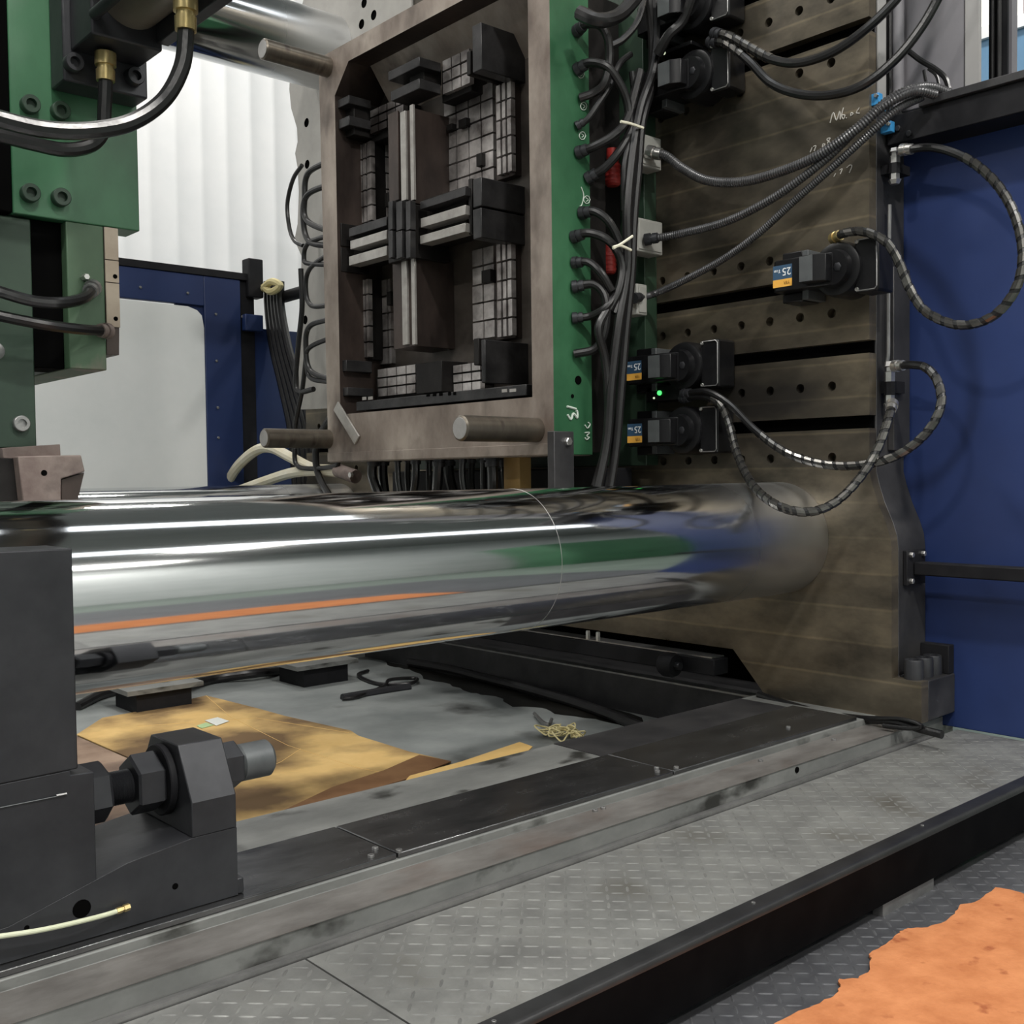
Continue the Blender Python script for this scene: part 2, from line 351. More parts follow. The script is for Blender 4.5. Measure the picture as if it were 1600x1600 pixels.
def bolt(p, d, r, h, name='bolt', mat='dark_steel', parent=None, socket=True, n=20):
    p = Vector(p); d = Vector(d).normalized()
    m = MB()
    if socket:
        m.lathe(p, d, [(0, r), (h * 0.9, r), (h, r * 0.92), (h, r * 0.56), (h * 0.45, r * 0.52)], n)
    else:
        m.lathe(p, d, [(0, r), (h * 0.85, r), (h, r * 0.8)], 6)
    return m.build(name, mat, parent)
def text(s, size, origin, right, upv, mat, name, parent, depth=0.0008):
    c = bpy.data.curves.new(name, 'FONT'); c.body = s; c.size = size; c.extrude = depth; c.resolution_u = 3
    o = bpy.data.objects.new(name, c); COL.objects.link(o)
    dg = bpy.context.evaluated_depsgraph_get(); me = bpy.data.meshes.new_from_object(o.evaluated_get(dg))
    bpy.data.objects.remove(o)
    right = Vector(right).normalized(); upv = Vector(upv).normalized(); nrm = right.cross(upv); off = parent_loc(parent)
    for v in me.vertices: v.co = Vector(origin) + right * v.co.x + upv * v.co.y + nrm * v.co.z - off
    me.materials.clear(); me.materials.append(MATS[mat])
    q = bpy.data.objects.new(name, me); COL.objects.link(q); q.parent = parent
    return q
def strokes(lines, w, mat, name, parent, axis, val):
    """handwriting: polylines of pixels on a plane, as thin raised lines"""
    m = MB()
    for ln in lines:
        m.tube(spline([at(x, y, **{axis: val}) for x, y in ln], 4) if len(ln) > 2 else [at(x, y, **{axis: val}) for x, y in ln], w, 5)
    return m.build(name, mat, parent)
# ================================================================== the setting
struct(MB().box(-14, 18, -8, 13, -0.3, -0.06).build('floor', 'hall_floor'), 'green grey painted workshop floor around the machine', 'floor')
def ribbed_wall(name, ax, pos, a0, a1, z1, mat, label, pitch=0.30):
    poly = []; a = a0
    while a < a1:
        poly += [(a, 0), (a + pitch * 0.72, 0), (a + pitch * 0.78, 0.007), (a + pitch * 0.94, 0.007)]; a += pitch
    m = MB(); n = len(poly); sgn = -1 if pos > 0 else 1
    pr = [(p[0], pos + sgn * p[1]) for p in poly]
    V_ = [(p[0], p[1], z) if ax == 'y' else (p[1], p[0], z) for z in (-0.06, z1) for p in pr]
    m.add(V_, [(i, i + 1, n + i + 1, n + i) for i in range(n - 1)])
    struct(m.build(name, mat, fix=False), label, 'wall')
struct(MB().box(-14, 18, -8, 13, 9.5, 9.6).build('ceiling', 'ceiling_grey'), 'pale workshop ceiling above the machine', 'ceiling')
ribbed_wall('wall_back', 'y', 11.2, -14, 18, 9.5, 'wall_white', 'tall white ribbed sheet metal wall behind the blue fence')
ribbed_wall('wall_front', 'y', -7.9, -14, 18, 9.5, 'wall_grey', 'pale ribbed wall on the operator side of the hall', 0.5)
ribbed_wall('wall_left', 'x', -13.5, -8, 13, 9.5, 'wall_grey', 'pale ribbed end wall of the hall', 0.5)
ribbed_wall('wall_right', 'x', 17.5, -8, 13, 9.5, 'wall_grey', 'pale ribbed wall far beyond the fixed platen', 0.5)
wd = thing('window_1', 'bright factory window seen above the black beam', 'window', (11, 4, 4), kind='structure')
zs_ = at(1540, 62, X=11).z
for a, b in ((3.9, 4.62), (4.66, 4.78), (4.82, 6.0)):
    B(11.0, 11.06, a, b, zs_ + .12, 9.0, name='pane', mat='lit_window', parent=wd)
for a in (4.64, 4.80): B(10.98, 11.08, a - .02, a + .02, zs_, 9.0, name='mullion', mat='strip_grey', parent=wd)
B(10.95, 11.1, 3.0, 7.0, zs_, zs_ + .12, name='sill', mat='wall_white', parent=wd)
B(11.0, 11.1, 3.0, 7.0, 1.5, zs_, name='panel', mat='pale_blue', parent=wd)
# ------------------------------------------------------------------ pit floor, machine bed
struct(MB().box(-2.5, 4.74, 3.2, 6.9, -0.06, 0.03).build('floor', 'pit_floor'), 'oily grey steel floor of the pit under the tie bars', 'floor')
bed = thing('machine_bed', 'long grey machine bed beam with a polished steel slide rail on top', 'machine bed', (1.2, 2.8, -0.06))
MB().prism([(2.40, -0.06), (3.22, -0.06), (3.22, 0.285), (2.56, 0.285), (2.56, 0.255), (2.40, 0.255)], 'x', -2.5, 4.92).build('beam', 'bed_grey', bed, 0.004)
for x0, x1 in ((-2.5, 1.817), (1.823, 3.072), (3.078, 4.35)):
    MB().box(x0, x1, 2.568, 2.905, 0.2855, 0.302).build('rail', 'rail_steel', bed, 0.003)
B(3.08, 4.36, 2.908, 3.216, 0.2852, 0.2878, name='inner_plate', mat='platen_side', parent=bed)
B(-2.5, 4.74, 2.396, 2.556, 0.2555, 0.258, name='ledge_strip', mat='bed_ledge', parent=bed)
MB().prism([(2.330, 0.190), (2.398, 0.190), (2.398, 0.200), (2.342, 0.200), (2.342, 0.222), (2.330, 0.222)], 'x', -2.5, 4.62).build('edge_angle', 'worn_steel', bed)
for x, y in ((1.745, 2.595), (1.79, 2.64), (1.83, 2.575), (3.02, 2.60), (3.05, 2.63), (3.11, 2.585), (3.95, 2.66), (2.62, 2.535), (2.66, 2.535), (4.05, 2.50), (3.55, 2.52)):
    bolt((x, y, 0.302 if y > 2.56 else 0.258), (0, 0, 1), 0.010, 0.008, 'screw', 'worn_steel', bed, True, 10)
for x in (3.62,):
    MB().cyl((x, 2.401, 0.235), (x, 2.396, 0.235), 0.012, 10).build('plug', 'slot_black', bed)
struct_far = thing('machine_bed', 'far bed beam of the machine across the oily pit', 'machine bed', (1.2, 7.2, -0.06))
MB().prism([(6.88, -0.06), (7.7, -0.06), (7.7, 0.285), (6.88, 0.285)], 'x', -2.5, 4.92).build('beam', 'bed_grey', struct_far, 0.004)
MB().box(-2.5, 4.3, 7.19, 7.53, 0.2855, 0.302).build('rail', 'rail_steel', struct_far)
# brackets along the far side of the pit
for k, (x, lab) in enumerate(((2.50, 'flat topped black bracket on the pit floor beside the cardboard sheets'), (3.62, 'flat topped black bracket on the pit floor close under the round bar'))):
    t = thing('pit_bracket', lab, 'bracket', (x, 6.3, 0.03), 'brackets along the far side of the pit')
    B(x - .05, x + .42, 6.12, 6.50, 0.15, 0.178, name='top_plate', mat='bed_grey', parent=t)
    B(x + .02, x + .36, 6.16, 6.48, 0.03, 0.15, name='web', mat='black_paint', parent=t)
tag(hose('pit_cable', 'tangle of black cable lying behind the pit brackets', [at(120, 1105, Z=.05), at(160, 1085, Z=.06), at(200, 1080, Z=.05), at(260, 1078, Z=.09), at(330, 1062, Z=.06), at(400, 1052, Z=.08), at(450, 1047, Z=.05), at(540, 1030, Z=.05)], 0.03, 'rubber_matt', 'cable'), 'tangle of black cable lying behind the pit brackets', 'cable')
hose('pit_hose', 'thin black hose coiled on the pit floor beneath the mold', [at(575, 1048, Z=.045), at(560, 1055, Z=.045), at(590, 1068, Z=.045), at(640, 1068, Z=.05), at(650, 1060, Z=.05), at(610, 1062, Z=.06), at(600, 1072, Z=.05), at(560, 1088, Z=.045), at(535, 1092, Z=.045)], 0.012, 'rubber_matt')
tag(MB().tube(spline([at(535, 1091, Z=.04), at(600, 1080, Z=.04), at(640, 1074, Z=.04)], 4), 0.028, 8).build('steel_flat_bar', 'dark_steel'), 'short dark flat bar lying on the pit floor', 'bar')
hose('wire_offcut', 'short bent grey wire lying at the rim of the pit', [at(835, 1115, Z=.05), at(848, 1128, Z=.06), at(858, 1132, Z=.08), at(862, 1124, Z=.05)], 0.010, 'worn_steel', 'wire')
P_ = []
for k in range(70):
    w = k * 0.55; rr = 0.05 + 0.035 * math.sin(k * 1.7); c = at(880, 1148, Z=.05)
    P_.append(c + Vector((0.9 * rr * math.cos(w) + 0.05 * math.sin(k * .37), 1.4 * rr * math.sin(w) + 0.05 * math.cos(k * .23), 0.012 * (k % 4))))
tag(MB().tube(spline(P_, 4), 0.0045, 5).build('twine_tangle', 'twine'), 'loose tangle of straw coloured twine at the pit edge', 'twine')
hose('pit_cable', 'thick black cable bundle sagging along the dark cross beam foot', [at(640, 1035, Z=.06), at(700, 1045, Z=.07), at(760, 1060, Z=.06), at(820, 1075, Z=.07), at(900, 1098, Z=.06), at(975, 1125, Z=.06), at(1015, 1142, Z=.05)], 0.03, 'rubber_matt', 'cable')
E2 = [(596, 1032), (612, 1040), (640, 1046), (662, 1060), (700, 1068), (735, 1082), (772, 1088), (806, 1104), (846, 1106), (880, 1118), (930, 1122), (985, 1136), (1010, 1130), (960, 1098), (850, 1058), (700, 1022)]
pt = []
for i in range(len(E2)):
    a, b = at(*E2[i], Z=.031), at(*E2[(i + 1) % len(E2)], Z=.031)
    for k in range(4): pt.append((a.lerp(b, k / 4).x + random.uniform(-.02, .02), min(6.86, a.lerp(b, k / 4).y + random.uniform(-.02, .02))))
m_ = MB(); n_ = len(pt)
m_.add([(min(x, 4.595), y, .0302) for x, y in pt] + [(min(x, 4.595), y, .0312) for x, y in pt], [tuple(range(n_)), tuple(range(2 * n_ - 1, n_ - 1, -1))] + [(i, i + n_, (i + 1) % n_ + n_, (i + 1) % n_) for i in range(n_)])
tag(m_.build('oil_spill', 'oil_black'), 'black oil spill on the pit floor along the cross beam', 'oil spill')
# cross beams below the fixed platen
cb = thing('cross_beam', 'dark grey cross beam with pale top flange under the fixed platen', 'beam', (4.7, 5, 0.03))
B(4.60, 4.95, 3.222, 6.878, 0.03, 0.242, name='web', mat='platen_side', parent=cb)
B(4.585, 4.66, 3.222, 6.878, 0.242, 0.252, name='flange', mat='worn_steel', parent=cb)
tag(B(4.96, 5.1, 3.3, 6.8, -.05, .60, name='gap_blackout', mat='slot_black'), 'black backing added to darken the gap under the fixed platen', 'backing')  # added block, blacks out the bright wall seen through the gap
tb = thing('cross_tube', 'black box tube with light top edge crossing under the platen', 'tube', (4.45, 5, 0.40))
B(4.42, 4.54, 3.42, 6.7, 0.362, 0.448, name='tube', mat='black_paint', parent=tb, bevel=.006)
B(4.43, 4.53, 3.44, 6.7, 0.449, 0.456, name='cover_strip', mat='worn_steel', parent=tb)
for y in (4.33, 4.25):
    bolt((4.43, y, 0.456), (0, 0, 1), 0.014, 0.05, 'stud', 'bright_steel', tb, False)
rl = thing('guide_roller', 'black round roller hub on the box tube under the platen', 'roller', (4.40, 3.72, 0.36))
MB().lathe((4.36, 3.62, 0.40), (0, 1, 0), [(0, .03), (.0, .055), (.02, .065), (.07, .065), (.09, .055)], 24).build('wheel', 'black_paint', rl)
MB().cyl((4.36, 3.59, 0.40), (4.36, 3.63, 0.40), 0.02, 12).build('axle', 'dark_steel', rl)
# ------------------------------------------------------------------ cardboard
def sheet(name, poly, z, mat, label, cat='cardboard', th=0.006, group=None, rise=None):
    m = MB(); n = len(poly)
    zz = rise or [0] * n
    vs = [(p[0], p[1], z + zz[i]) for i, p in enumerate(poly)] + [(p[0], p[1], z + zz[i] + th) for i, p in enumerate(poly)]
    m.add(vs, [tuple(range(n)), tuple(range(2 * n - 1, n - 1, -1))] + [(i, i + n, (i + 1) % n + n, (i + 1) % n) for i in range(n)])
    return tag(m.build(name, mat), label, cat, group)
def xy(px, py, Z): p = at(px, py, Z=Z); return (p.x, p.y)
G = 'cardboard sheets on the pit floor'
c1 = sheet('cardboard_sheet', [xy(*q, .04) for q in ((120, 1148), (160, 1122), (215, 1112), (322, 1087), (402, 1107), (445, 1119), (548, 1142), (560, 1150), (640, 1175), (705, 1190), (640, 1214), (600, 1240), (480, 1285), (392, 1300), (310, 1240), (215, 1190))], .036, 'card', 'large yellow cardboard sheet with brown oil stains in the pit', group=G)
m_ = MB()
for ln in (((215, 1135), (400, 1122), (545, 1145)), ((330, 1240), (440, 1190), (470, 1170)), ((322, 1087), (360, 1120), (450, 1165), (560, 1200), (640, 1216))):
    m_.tube([at(x, y, Z=.0415) for x, y in ln], 0.0022, 4)
m_.build('fold_line', 'card_yellow', c1)
sheet('cardboard_sheet', [xy(*q, .03) for q in ((120, 1152), (215, 1194), (330, 1250), (390, 1300), (200, 1340), (60, 1260))], .031, 'card_dark', 'pinkish brown stained cardboard sheet beside the yellow one', group=G)
sheet('cardboard_sheet', [xy(*q, .05) for q in ((600, 1204), (655, 1180), (705, 1190), (640, 1216), (560, 1240), (470, 1268), (440, 1268), (520, 1230))], .046, 'card_brown', 'dark brown oil soaked cardboard strip along the pit edge', group=G)
sheet('cardboard_sheet', [xy(*q, .06) for q in ((640, 1214), (720, 1192), (800, 1165), (812, 1161), (832, 1168), (800, 1200), (700, 1240), (600, 1260))], .06, 'card_yellow', 'clean yellow cardboard flap poking up at the pit edge', group=G)
sheet('paper_scrap', [xy(*q, .045) for q in ((320, 1126), (340, 1121), (358, 1127), (338, 1134))], .045, 'paper', 'small white paper scrap on the stained cardboard', 'paper', .002)
sheet('paper_scrap', [xy(*q, .045) for q in ((307, 1134), (322, 1129), (334, 1133), (315, 1138))], .044, 'paper_green', 'small pale green paper scrap on the stained cardboard', 'paper', .002)
# ------------------------------------------------------------------ checker plates
def treads(name, x0, x1, y0, y1, z, pitch, mat, parent, ln=0.030, wd_=0.0055, h=0.0028):
    m = MB(); i = 0; nx = int((x1 - x0) / pitch); ny = int((y1 - y0) / pitch)
    dx = (x1 - x0) / nx; dy = (y1 - y0) / ny
    for a in range(nx):
        for b in range(ny):
            s = 1 if (a + b) % 2 else -1
            c = Vector((x0 + (a + .5) * dx, y0 + (b + .5) * dy, z)); u = Vector((1, s, 0)).normalized(); v = Vector((-u.y, u.x, 0))
            P6 = [c - u * ln * .5, c - u * ln * .3 - v * wd_ * .5, c + u * ln * .3 - v * wd_ * .5, c + u * ln * .5, c + u * ln * .3 + v * wd_ * .5, c - u * ln * .3 + v * wd_ * .5]
            Tp = [c - u * ln * .28 + Vector((0, 0, h)), c + u * ln * .28 + Vector((0, 0, h))]
            m.add(P6 + Tp, [(0, 1, 6), (1, 2, 7, 6), (2, 3, 7), (3, 4, 7), (4, 5, 6, 7), (5, 0, 6)])
    o = m.build(name, mat, parent, fix=False); o['kind'] = 'stuff'
    return o
for x0, x1, lab in ((1.367, 4.80, 'long pale grey checker plate walkway panel beside the slide rail'), (-1.2, 1.361, 'grease stained checker plate panel at the slide foot end of the walkway')):
    t = thing('walkway_plate', lab, 'walkway', ((x0 + x1) / 2, 2.05, 0.19), 'checker plate panels of the walkway')
    B(x0, x1, 1.787, 2.325, 0.200, 0.2095, name='panel', mat='plate_grey', parent=t)
    treads('tread_pattern', x0 + .02, x1 - .01, 1.80, 2.315, 0.2095, 0.0415, 'plate_tread', t, 0.042, .0085, .0016)
t = thing('walkway_beam', 'black rounded edge beam along the outside of the walkway', 'beam', (2, 1.75, 0.05))
B(-1.2, 4.80, 1.727, 1.785, 0.045, 0.193, name='channel', mat='beam_black', parent=t)
MB().prism([(1.726, 0.1932), (1.785, 0.1932), (1.785, 0.213), (1.742, 0.213), (1.735, 0.211), (1.730, 0.207), (1.727, 0.201)], 'x', -1.2, 4.80).build('edge_trim', 'edge_black', t)
for x in (1.5, 2.45, 3.4): bolt((x, 1.765, .213), (0, 0, 1), .006, .004, 'screw', 'worn_steel', t, True, 8)
B(3.09, 3.42, 1.735, 1.77, 0.0, 0.046, name='support_bracket', mat='worn_steel', parent=t)
B(-1.2, 4.8, 1.90, 2.3, -0.06, 0.19, name='understructure', mat='slot_black', parent=t)
B(3.74, 3.93, 1.79, 1.83, 0.0, 0.12, name='foot', mat='green_paint', parent=t)
t = thing('floor_plate', 'dark checker plate step below the walkway under the orange mat', 'floor plate', (2.5, 0.4, -0.06))
B(-3.0, 5.5, -1.6, 1.88, -0.06, 0.0, name='panel', mat='plate_dark', parent=t)
treads('tread_pattern', 1.6, 5.2, 0.6, 1.76, 0.0, 0.043, 'tread_dark', t, 0.045, .009, .002)
edge = [(1210, 1600), (1262, 1577), (1298, 1562), (1312, 1548), (1311, 1533), (1340, 1531), (1357, 1522), (1361, 1500), (1357, 1493), (1385, 1478), (1403, 1462), (1412, 1454), (1440, 1452), (1470, 1446), (1492, 1430), (1502, 1416), (1528, 1410), (1541, 1400), (1556, 1389), (1578, 1392), (1600, 1399)]
E_ = []
for i in range(len(edge) - 1):
    a, b = Vector(xy(*edge[i], 0.006)), Vector(xy(*edge[i + 1], 0.006))
    for k in range(4): E_.append(a.lerp(b, k / 4) + Vector((random.uniform(-1, 1), random.uniform(-1, 1))) * 0.004)
E_.append(Vector(xy(*edge[-1], 0.006)))
poly = [(p.x, p.y) for p in E_] + [(3.64, 1.46), (3.5, 1.0), (2.9, 0.86), (1.4, 0.9), (1.2, 1.3), (1.6, 1.48)]
sheet('floor_mat', poly, 0.0032, 'orange_felt', 'bright orange felt mat with a ragged edge on dark checker plate', 'mat', 0.008)
# ------------------------------------------------------------------ fixed platen
pl = thing('fixed_platen', 'huge oil stained steel platen with slots and bolt holes', 'machine platen', (4.8, 5.05, 0.285))
cy, cz = 5.05, 2.84
low = [(2.592, 1.40), (2.578, 1.345), (2.55, 1.26), (2.51, 1.17), (2.49, 1.11), (2.483, 1.05), (2.483, .467), (2.34, .467), (2.34, .285), (3.16, .285), (3.36, .50)]
PO = low + [(2 * cy - y, z) for y, z in reversed(low)] + [(7.508, 4.28), (7.617, 4.63), (7.617, 4.8), (7.3, 5.3), (2.8, 5.3), (2.483, 4.8), (2.483, 4.63), (2.592, 4.28)]
MB().prism(PO, 'x', 4.56, 4.8145).build('body', ['platen_side'], pl, 0.006)
slots = [1.632, 1.975, 2.298, 3.425, 3.75, 4.09]; HW = 0.030
cols = [2.785 + 0.1715 * k for k in range(14)] + [2 * cy - (2.785 + 0.1715 * k) for k in range(14)]
rows = [1.472, 1.806, 2.146, 2.442, 3.304, 3.597, 3.92, 4.25]
lo = 1.44; edges_ = [slots[0] - HW]
bands = []
zs = [None] + slots + [None]
for i in range(len(slots) + 1):
    z0 = slots[i - 1] + HW if i else None; z1 = slots[i] - HW if i < len(slots) else None
    if z0 is None:
        poly = [(2.592, z1), (2.592, 1.40)] + low[1:] + [(2 * cy - y, z) for y, z in reversed(low)] + [(7.508, z1)]
    elif z1 is None:
        poly = [(2.592, z0), (7.508, z0), (7.508, 4.28), (7.617, 4.63), (7.617, 4.8), (7.3, 5.3), (2.8, 5.3), (2.483, 4.8), (2.483, 4.63), (2.592, 4.28)]
    else:
        poly = [(2.592, z0), (7.508, z0), (7.508, z1), (2.592, z1)]
    hs = [(y, z, 0.0225) for z in rows if (z0 or 0) < z < (z1 or 9) for y in cols]
    plate_holes(poly, hs, 'x', 4.5, 4.5595, 0.05).build('face_band', ['platen_steel', 'platen_steel'], pl)
for z in slots:
    MB().box(4.552, 4.5598, 2.60, 7.50, z - HW * 1.8, z + HW * 1.8).build('slot_bottom', 'slot_black', pl)
for k, x in enumerate((4.555, 4.645, 4.725)):
    bolt((x, 2.405, .467), (0, 0, 1), .042, .088, 'foot_bolt', 'dark_steel', pl)
B(4.762, 4.8145, 2.345, 2.482, .467, .60, name='foot_stop', mat='black_paint', parent=pl, bevel=.003)
strokes([[(1297, 192), (1302, 176), (1307, 188), (1312, 174), (1313, 187)], [(1318, 168), (1315, 180), (1318, 186), (1320, 180), (1316, 180)], [(1322, 184), (1323, 185)], [(1329, 181), (1333, 178), (1330, 176), (1329, 181)], [(1343, 168), (1338, 176), (1343, 177)]], .0028, 'scratch', 'handwriting', pl, 'X', 4.4985)
strokes([[(1266, 238), (1269, 230)], [(1272, 236), (1275, 228), (1271, 229)], [(1285, 230), (1289, 226), (1286, 225), (1285, 230)], [(1293, 224), (1297, 216), (1292, 218), (1298, 224)]], .0028, 'scratch', 'handwriting', pl, 'X', 4.4985)
strokes([[(1303, 276), (1306, 271)], [(1313, 272), (1316, 264), (1312, 266)], [(1323, 262), (1328, 258), (1331, 260), (1327, 270)]], .0025, 'scratch', 'handwriting', pl, 'X', 4.4985)
# tie bars
def tiebar(y, z, lab, x0, x1, ring=True):
    t = thing('tie_bar', lab, 'tie bar', (x1, y, z), 'tie bars of the machine')
    MB().cyl((x0, y, z), (x1 + 0.0, y, z), .273, 96).build('bar', 'chrome', t)
    if ring: MB().lathe((2.735, y, z), (1, 0, 0), [(0, .272), (0.001, .2734), (.004, .2734), (.005, .272)], 96).build('scribed_ring', 'bright_steel', t)
    return t
tiebar(3.076, 1.083, 'thick polished chrome tie bar crossing in front of the mold', -2.2, 4.499)
tiebar(7.02, 1.083, 'chrome tie bar low on the far side behind the front one', -2.2, 4.499, False)
tiebar(7.02, 4.59, 'chrome tie bar overhead running into the platen behind the mold', -2.2, 4.499, False)

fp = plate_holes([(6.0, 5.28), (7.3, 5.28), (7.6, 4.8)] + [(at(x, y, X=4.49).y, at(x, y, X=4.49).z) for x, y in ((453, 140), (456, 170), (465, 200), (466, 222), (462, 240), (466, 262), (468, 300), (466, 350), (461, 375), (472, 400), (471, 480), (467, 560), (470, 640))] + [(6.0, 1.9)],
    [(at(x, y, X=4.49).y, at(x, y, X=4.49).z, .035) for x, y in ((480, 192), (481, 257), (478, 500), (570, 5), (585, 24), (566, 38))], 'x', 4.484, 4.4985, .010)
tag(fp.build('lit_platen_overlay', ['lit_platen_grey', 'slot_black']), 'light grey overlay with scalloped edge painting lamp light on the far platen', 'plate')  # same platen steel; the lamp light on it is put into the paler grey

gc = thing('green_cabinet', 'green machine cabinet across the aisle mirrored in the chrome tie bar', 'cabinet', (11.2, -4.6, -.06))
B(9.8, 12.6, -5.4, -4.2, -.06, 4.6, name='body', mat='green_paint', parent=gc, bevel=.02)
for x in (9.85, 11.22):
    d_ = B(x, x + 1.33, -4.2, -4.17, .1, 4.5, name='door', mat='green_paint', parent=gc, bevel=.01)
    B(x + 1.2, x + 1.24, -4.17, -4.12, 1.2, 1.5, name='handle', mat='black_paint', parent=d_)
# ================================================================== fixed mold half
XM = 3.714
mo = thing('mold_half', 'large steel injection mold half bolted to the fixed platen, ribbed cavity open', 'mold', (4.1, 4.9, 1.5))
outer = [(3.85, 1.505), (5.93, 1.505), (5.96, 4.06), (3.85, 4.06)]
inner = [(4.005, 1.80), (5.78, 1.80), (5.78, 3.78), (5.62, 3.945), (4.005, 3.945)]
def frame_plate(o, i, a0, a1):
    bm = bmesh.new(); ed = []
    for pts in (o, i):
        vs = [bm.verts.new((a0, y, z)) for y, z in pts]
        for k in range(len(vs)): ed.append(bm.edges.new((vs[k], vs[(k + 1) % len(vs)])))
    bmesh.ops.triangle_fill(bm, use_beauty=True, edges=ed); bm.verts.index_update()
    m = MB(); m.add([v.co[:] for v in bm.verts], [tuple(v.index for v in f.verts) for f in bm.faces])
    m.add([(a1, v.co.y, v.co.z) for v in bm.verts], [tuple(reversed([v.index for v in f.verts])) for f in bm.faces]); bm.free()
    for pts, mi in ((o, 1), (i, 2)):
        k = len(pts); m.add([(a0, *p) for p in pts] + [(a1, *p) for p in pts], [(j, (j + 1) % k, (j + 1) % k + k, j + k) for j in range(k)], mi)
    return m
m = frame_plate(outer, inner, XM, 3.985)
# the underside and top stay bare steel, the two sides are green
m.build('cavity_plate', ['mold_brown', 'green_paint', 'mold_core'], mo, 0.004)
B(3.716, 3.98, 3.86, 5.92, 1.501, 1.506, name='underside', mat='mold_brown', parent=mo)
core = B(4.05, 4.12, 3.92, 5.90, 1.55, 4.04, name='core_floor', mat='mold_floor', parent=mo)
frame_plate([(3.92, 1.55), (5.90, 1.55), (5.90, 4.04), (3.92, 4.04)], inner, 3.9851, 4.0499).build('pocket_wall', ['mold_core', 'mold_dark', 'mold_core'], mo)
B(4.12, 4.40, 4.02, 5.80, 1.62, 3.95, name='manifold_block', mat='mold_dark', parent=mo, bevel=.005)
B(3.986, 4.12, 3.87, 3.919, 1.52, 4.0, name='side_rib', mat='mold_dark', parent=mo)
B(3.986, 4.12, 5.901, 5.93, 1.52, 4.0, name='side_rib', mat='mold_dark', parent=mo)
B(4.40, 4.499, 3.85, 5.95, 1.45, 4.10, name='clamp_plate', mat='green_dark', parent=mo, bevel=.004)
MB().prism([(3.86, 3.944), (4.0498, 3.944), (4.0498, 3.68)], 'y', 4.01, 5.60).build('draft_wall', 'mold_brown', mo)
FL = 4.05
def mbox(name, xc, yt, yb, xl, Xf, mat, Xb=FL, bevel=.004, par=None):
    ym = (yt + yb) / 2
    y0 = at(xc, ym, X=Xf).y; y1 = at(xl, ym, X=Xf).y
    z1 = at(xc, yt, X=Xf).z; z0 = at(xc, yb, X=Xf).z
    return B(Xf, Xb, y0, y1, z0, z1, name=name, mat=mat, parent=par or mo, bevel=bevel)
# corner blocks and guide blocks
mbox('corner_block', 752, 34, 108, 738, 3.735, 'mold_grey')
mbox('corner_block', 735, 78, 116, 729, 3.80, 'mold_dark')
mbox('guide_block', 752, 276, 321, 739, 3.735, 'mold_grey')
mbox('guide_block', 752, 324, 371, 739, 3.735, 'mold_grey')
mbox('guide_block', 737, 278, 366, 732, 3.78, 'mold_dark')
mbox('corner_block', 758, 530, 598, 752, 3.735, 'mold_grey')
mbox('corner_block', 748, 528, 570, 740, 3.85, 'mold_dark')
mbox('corner_block', 545, 148, 161, 520, 3.735, 'mold_grey', 3.90)
mbox('corner_block', 545, 180, 195, 529, 3.735, 'mold_grey', 3.90)
mbox('corner_block', 553, 158, 210, 531, 3.79, 'mold_dark', 3.99)
mbox('angle_block', 655, 88, 103, 606, 3.735, 'mold_grey', 3.89)
mbox('angle_block', 655, 122, 138, 610, 3.735, 'mold_grey', 3.89)
mbox('angle_block', 662, 100, 126, 640, 3.80, 'mold_dark', 3.93)
mbox('guide_block', 533, 348, 384, 519, 3.735, 'mold_dark', 3.95)
mbox('guide_block', 533, 386, 424, 519, 3.735, 'mold_dark', 3.95)
mbox('corner_block', 541, 562, 580, 528, 3.735, 'mold_grey', 3.93)
mbox('corner_block', 548, 578, 605, 528, 3.80, 'mold_dark', 3.99)
mbox('corner_block', 543, 605, 618, 527, 3.735, 'mold_grey', 3.93)
mbox('centre_block', 690, 563, 612, 650, 3.85, 'mold_dark')
# central rib, its bright bars, the hub
mbox('centre_rib', 648, 168, 318, 610, 3.765, 'mold_core')
mbox('centre_rib', 650, 400, 541, 614, 3.765, 'mold_core')
mbox('rib_plate', 622, 172, 312, 607, 3.75, 'mold_core', 3.765, .002)
for a, b in ((626, 634), (641, 646)):
    mbox('rib_bar', b, 172 if a < 640 else 162, 312, a, 3.75, 'mold_bar', 3.765, .001)
    mbox('rib_bar', b + 2, 400, 538, a + 2, 3.75, 'mold_bar', 3.765, .001)
mbox('hub_block', 644, 318, 402, 606, 3.72, 'mold_dark', 3.99)
for a, b in ((607, 613), (619, 628), (634, 641)):
    mbox('hub_bar', b, 313, 358, a, 3.69, 'mold_grey', 3.73, .002); mbox('hub_bar', b, 360, 402, a, 3.69, 'mold_grey', 3.73, .002)
# horizontal slats
for (xr, xl, t, b, mt) in ((727, 656, 292, 305, 'mold_grey'), (727, 657, 320, 335, 'mold_bar'), (727, 656, 348, 362, 'mold_bar'), (604, 545, 338, 352, 'mold_grey'), (604, 547, 359, 373, 'mold_bar'), (604, 545, 384, 399, 'mold_bar')):
    mbox('slat', xr, t, b, xl, 3.745, mt, 3.83, .002)
mbox('slat_carrier', 729, 290, 364, 656, 3.83, 'mold_dark', 3.99)
mbox('slat_carrier', 606, 338, 400, 545, 3.83, 'mold_dark', 3.99)
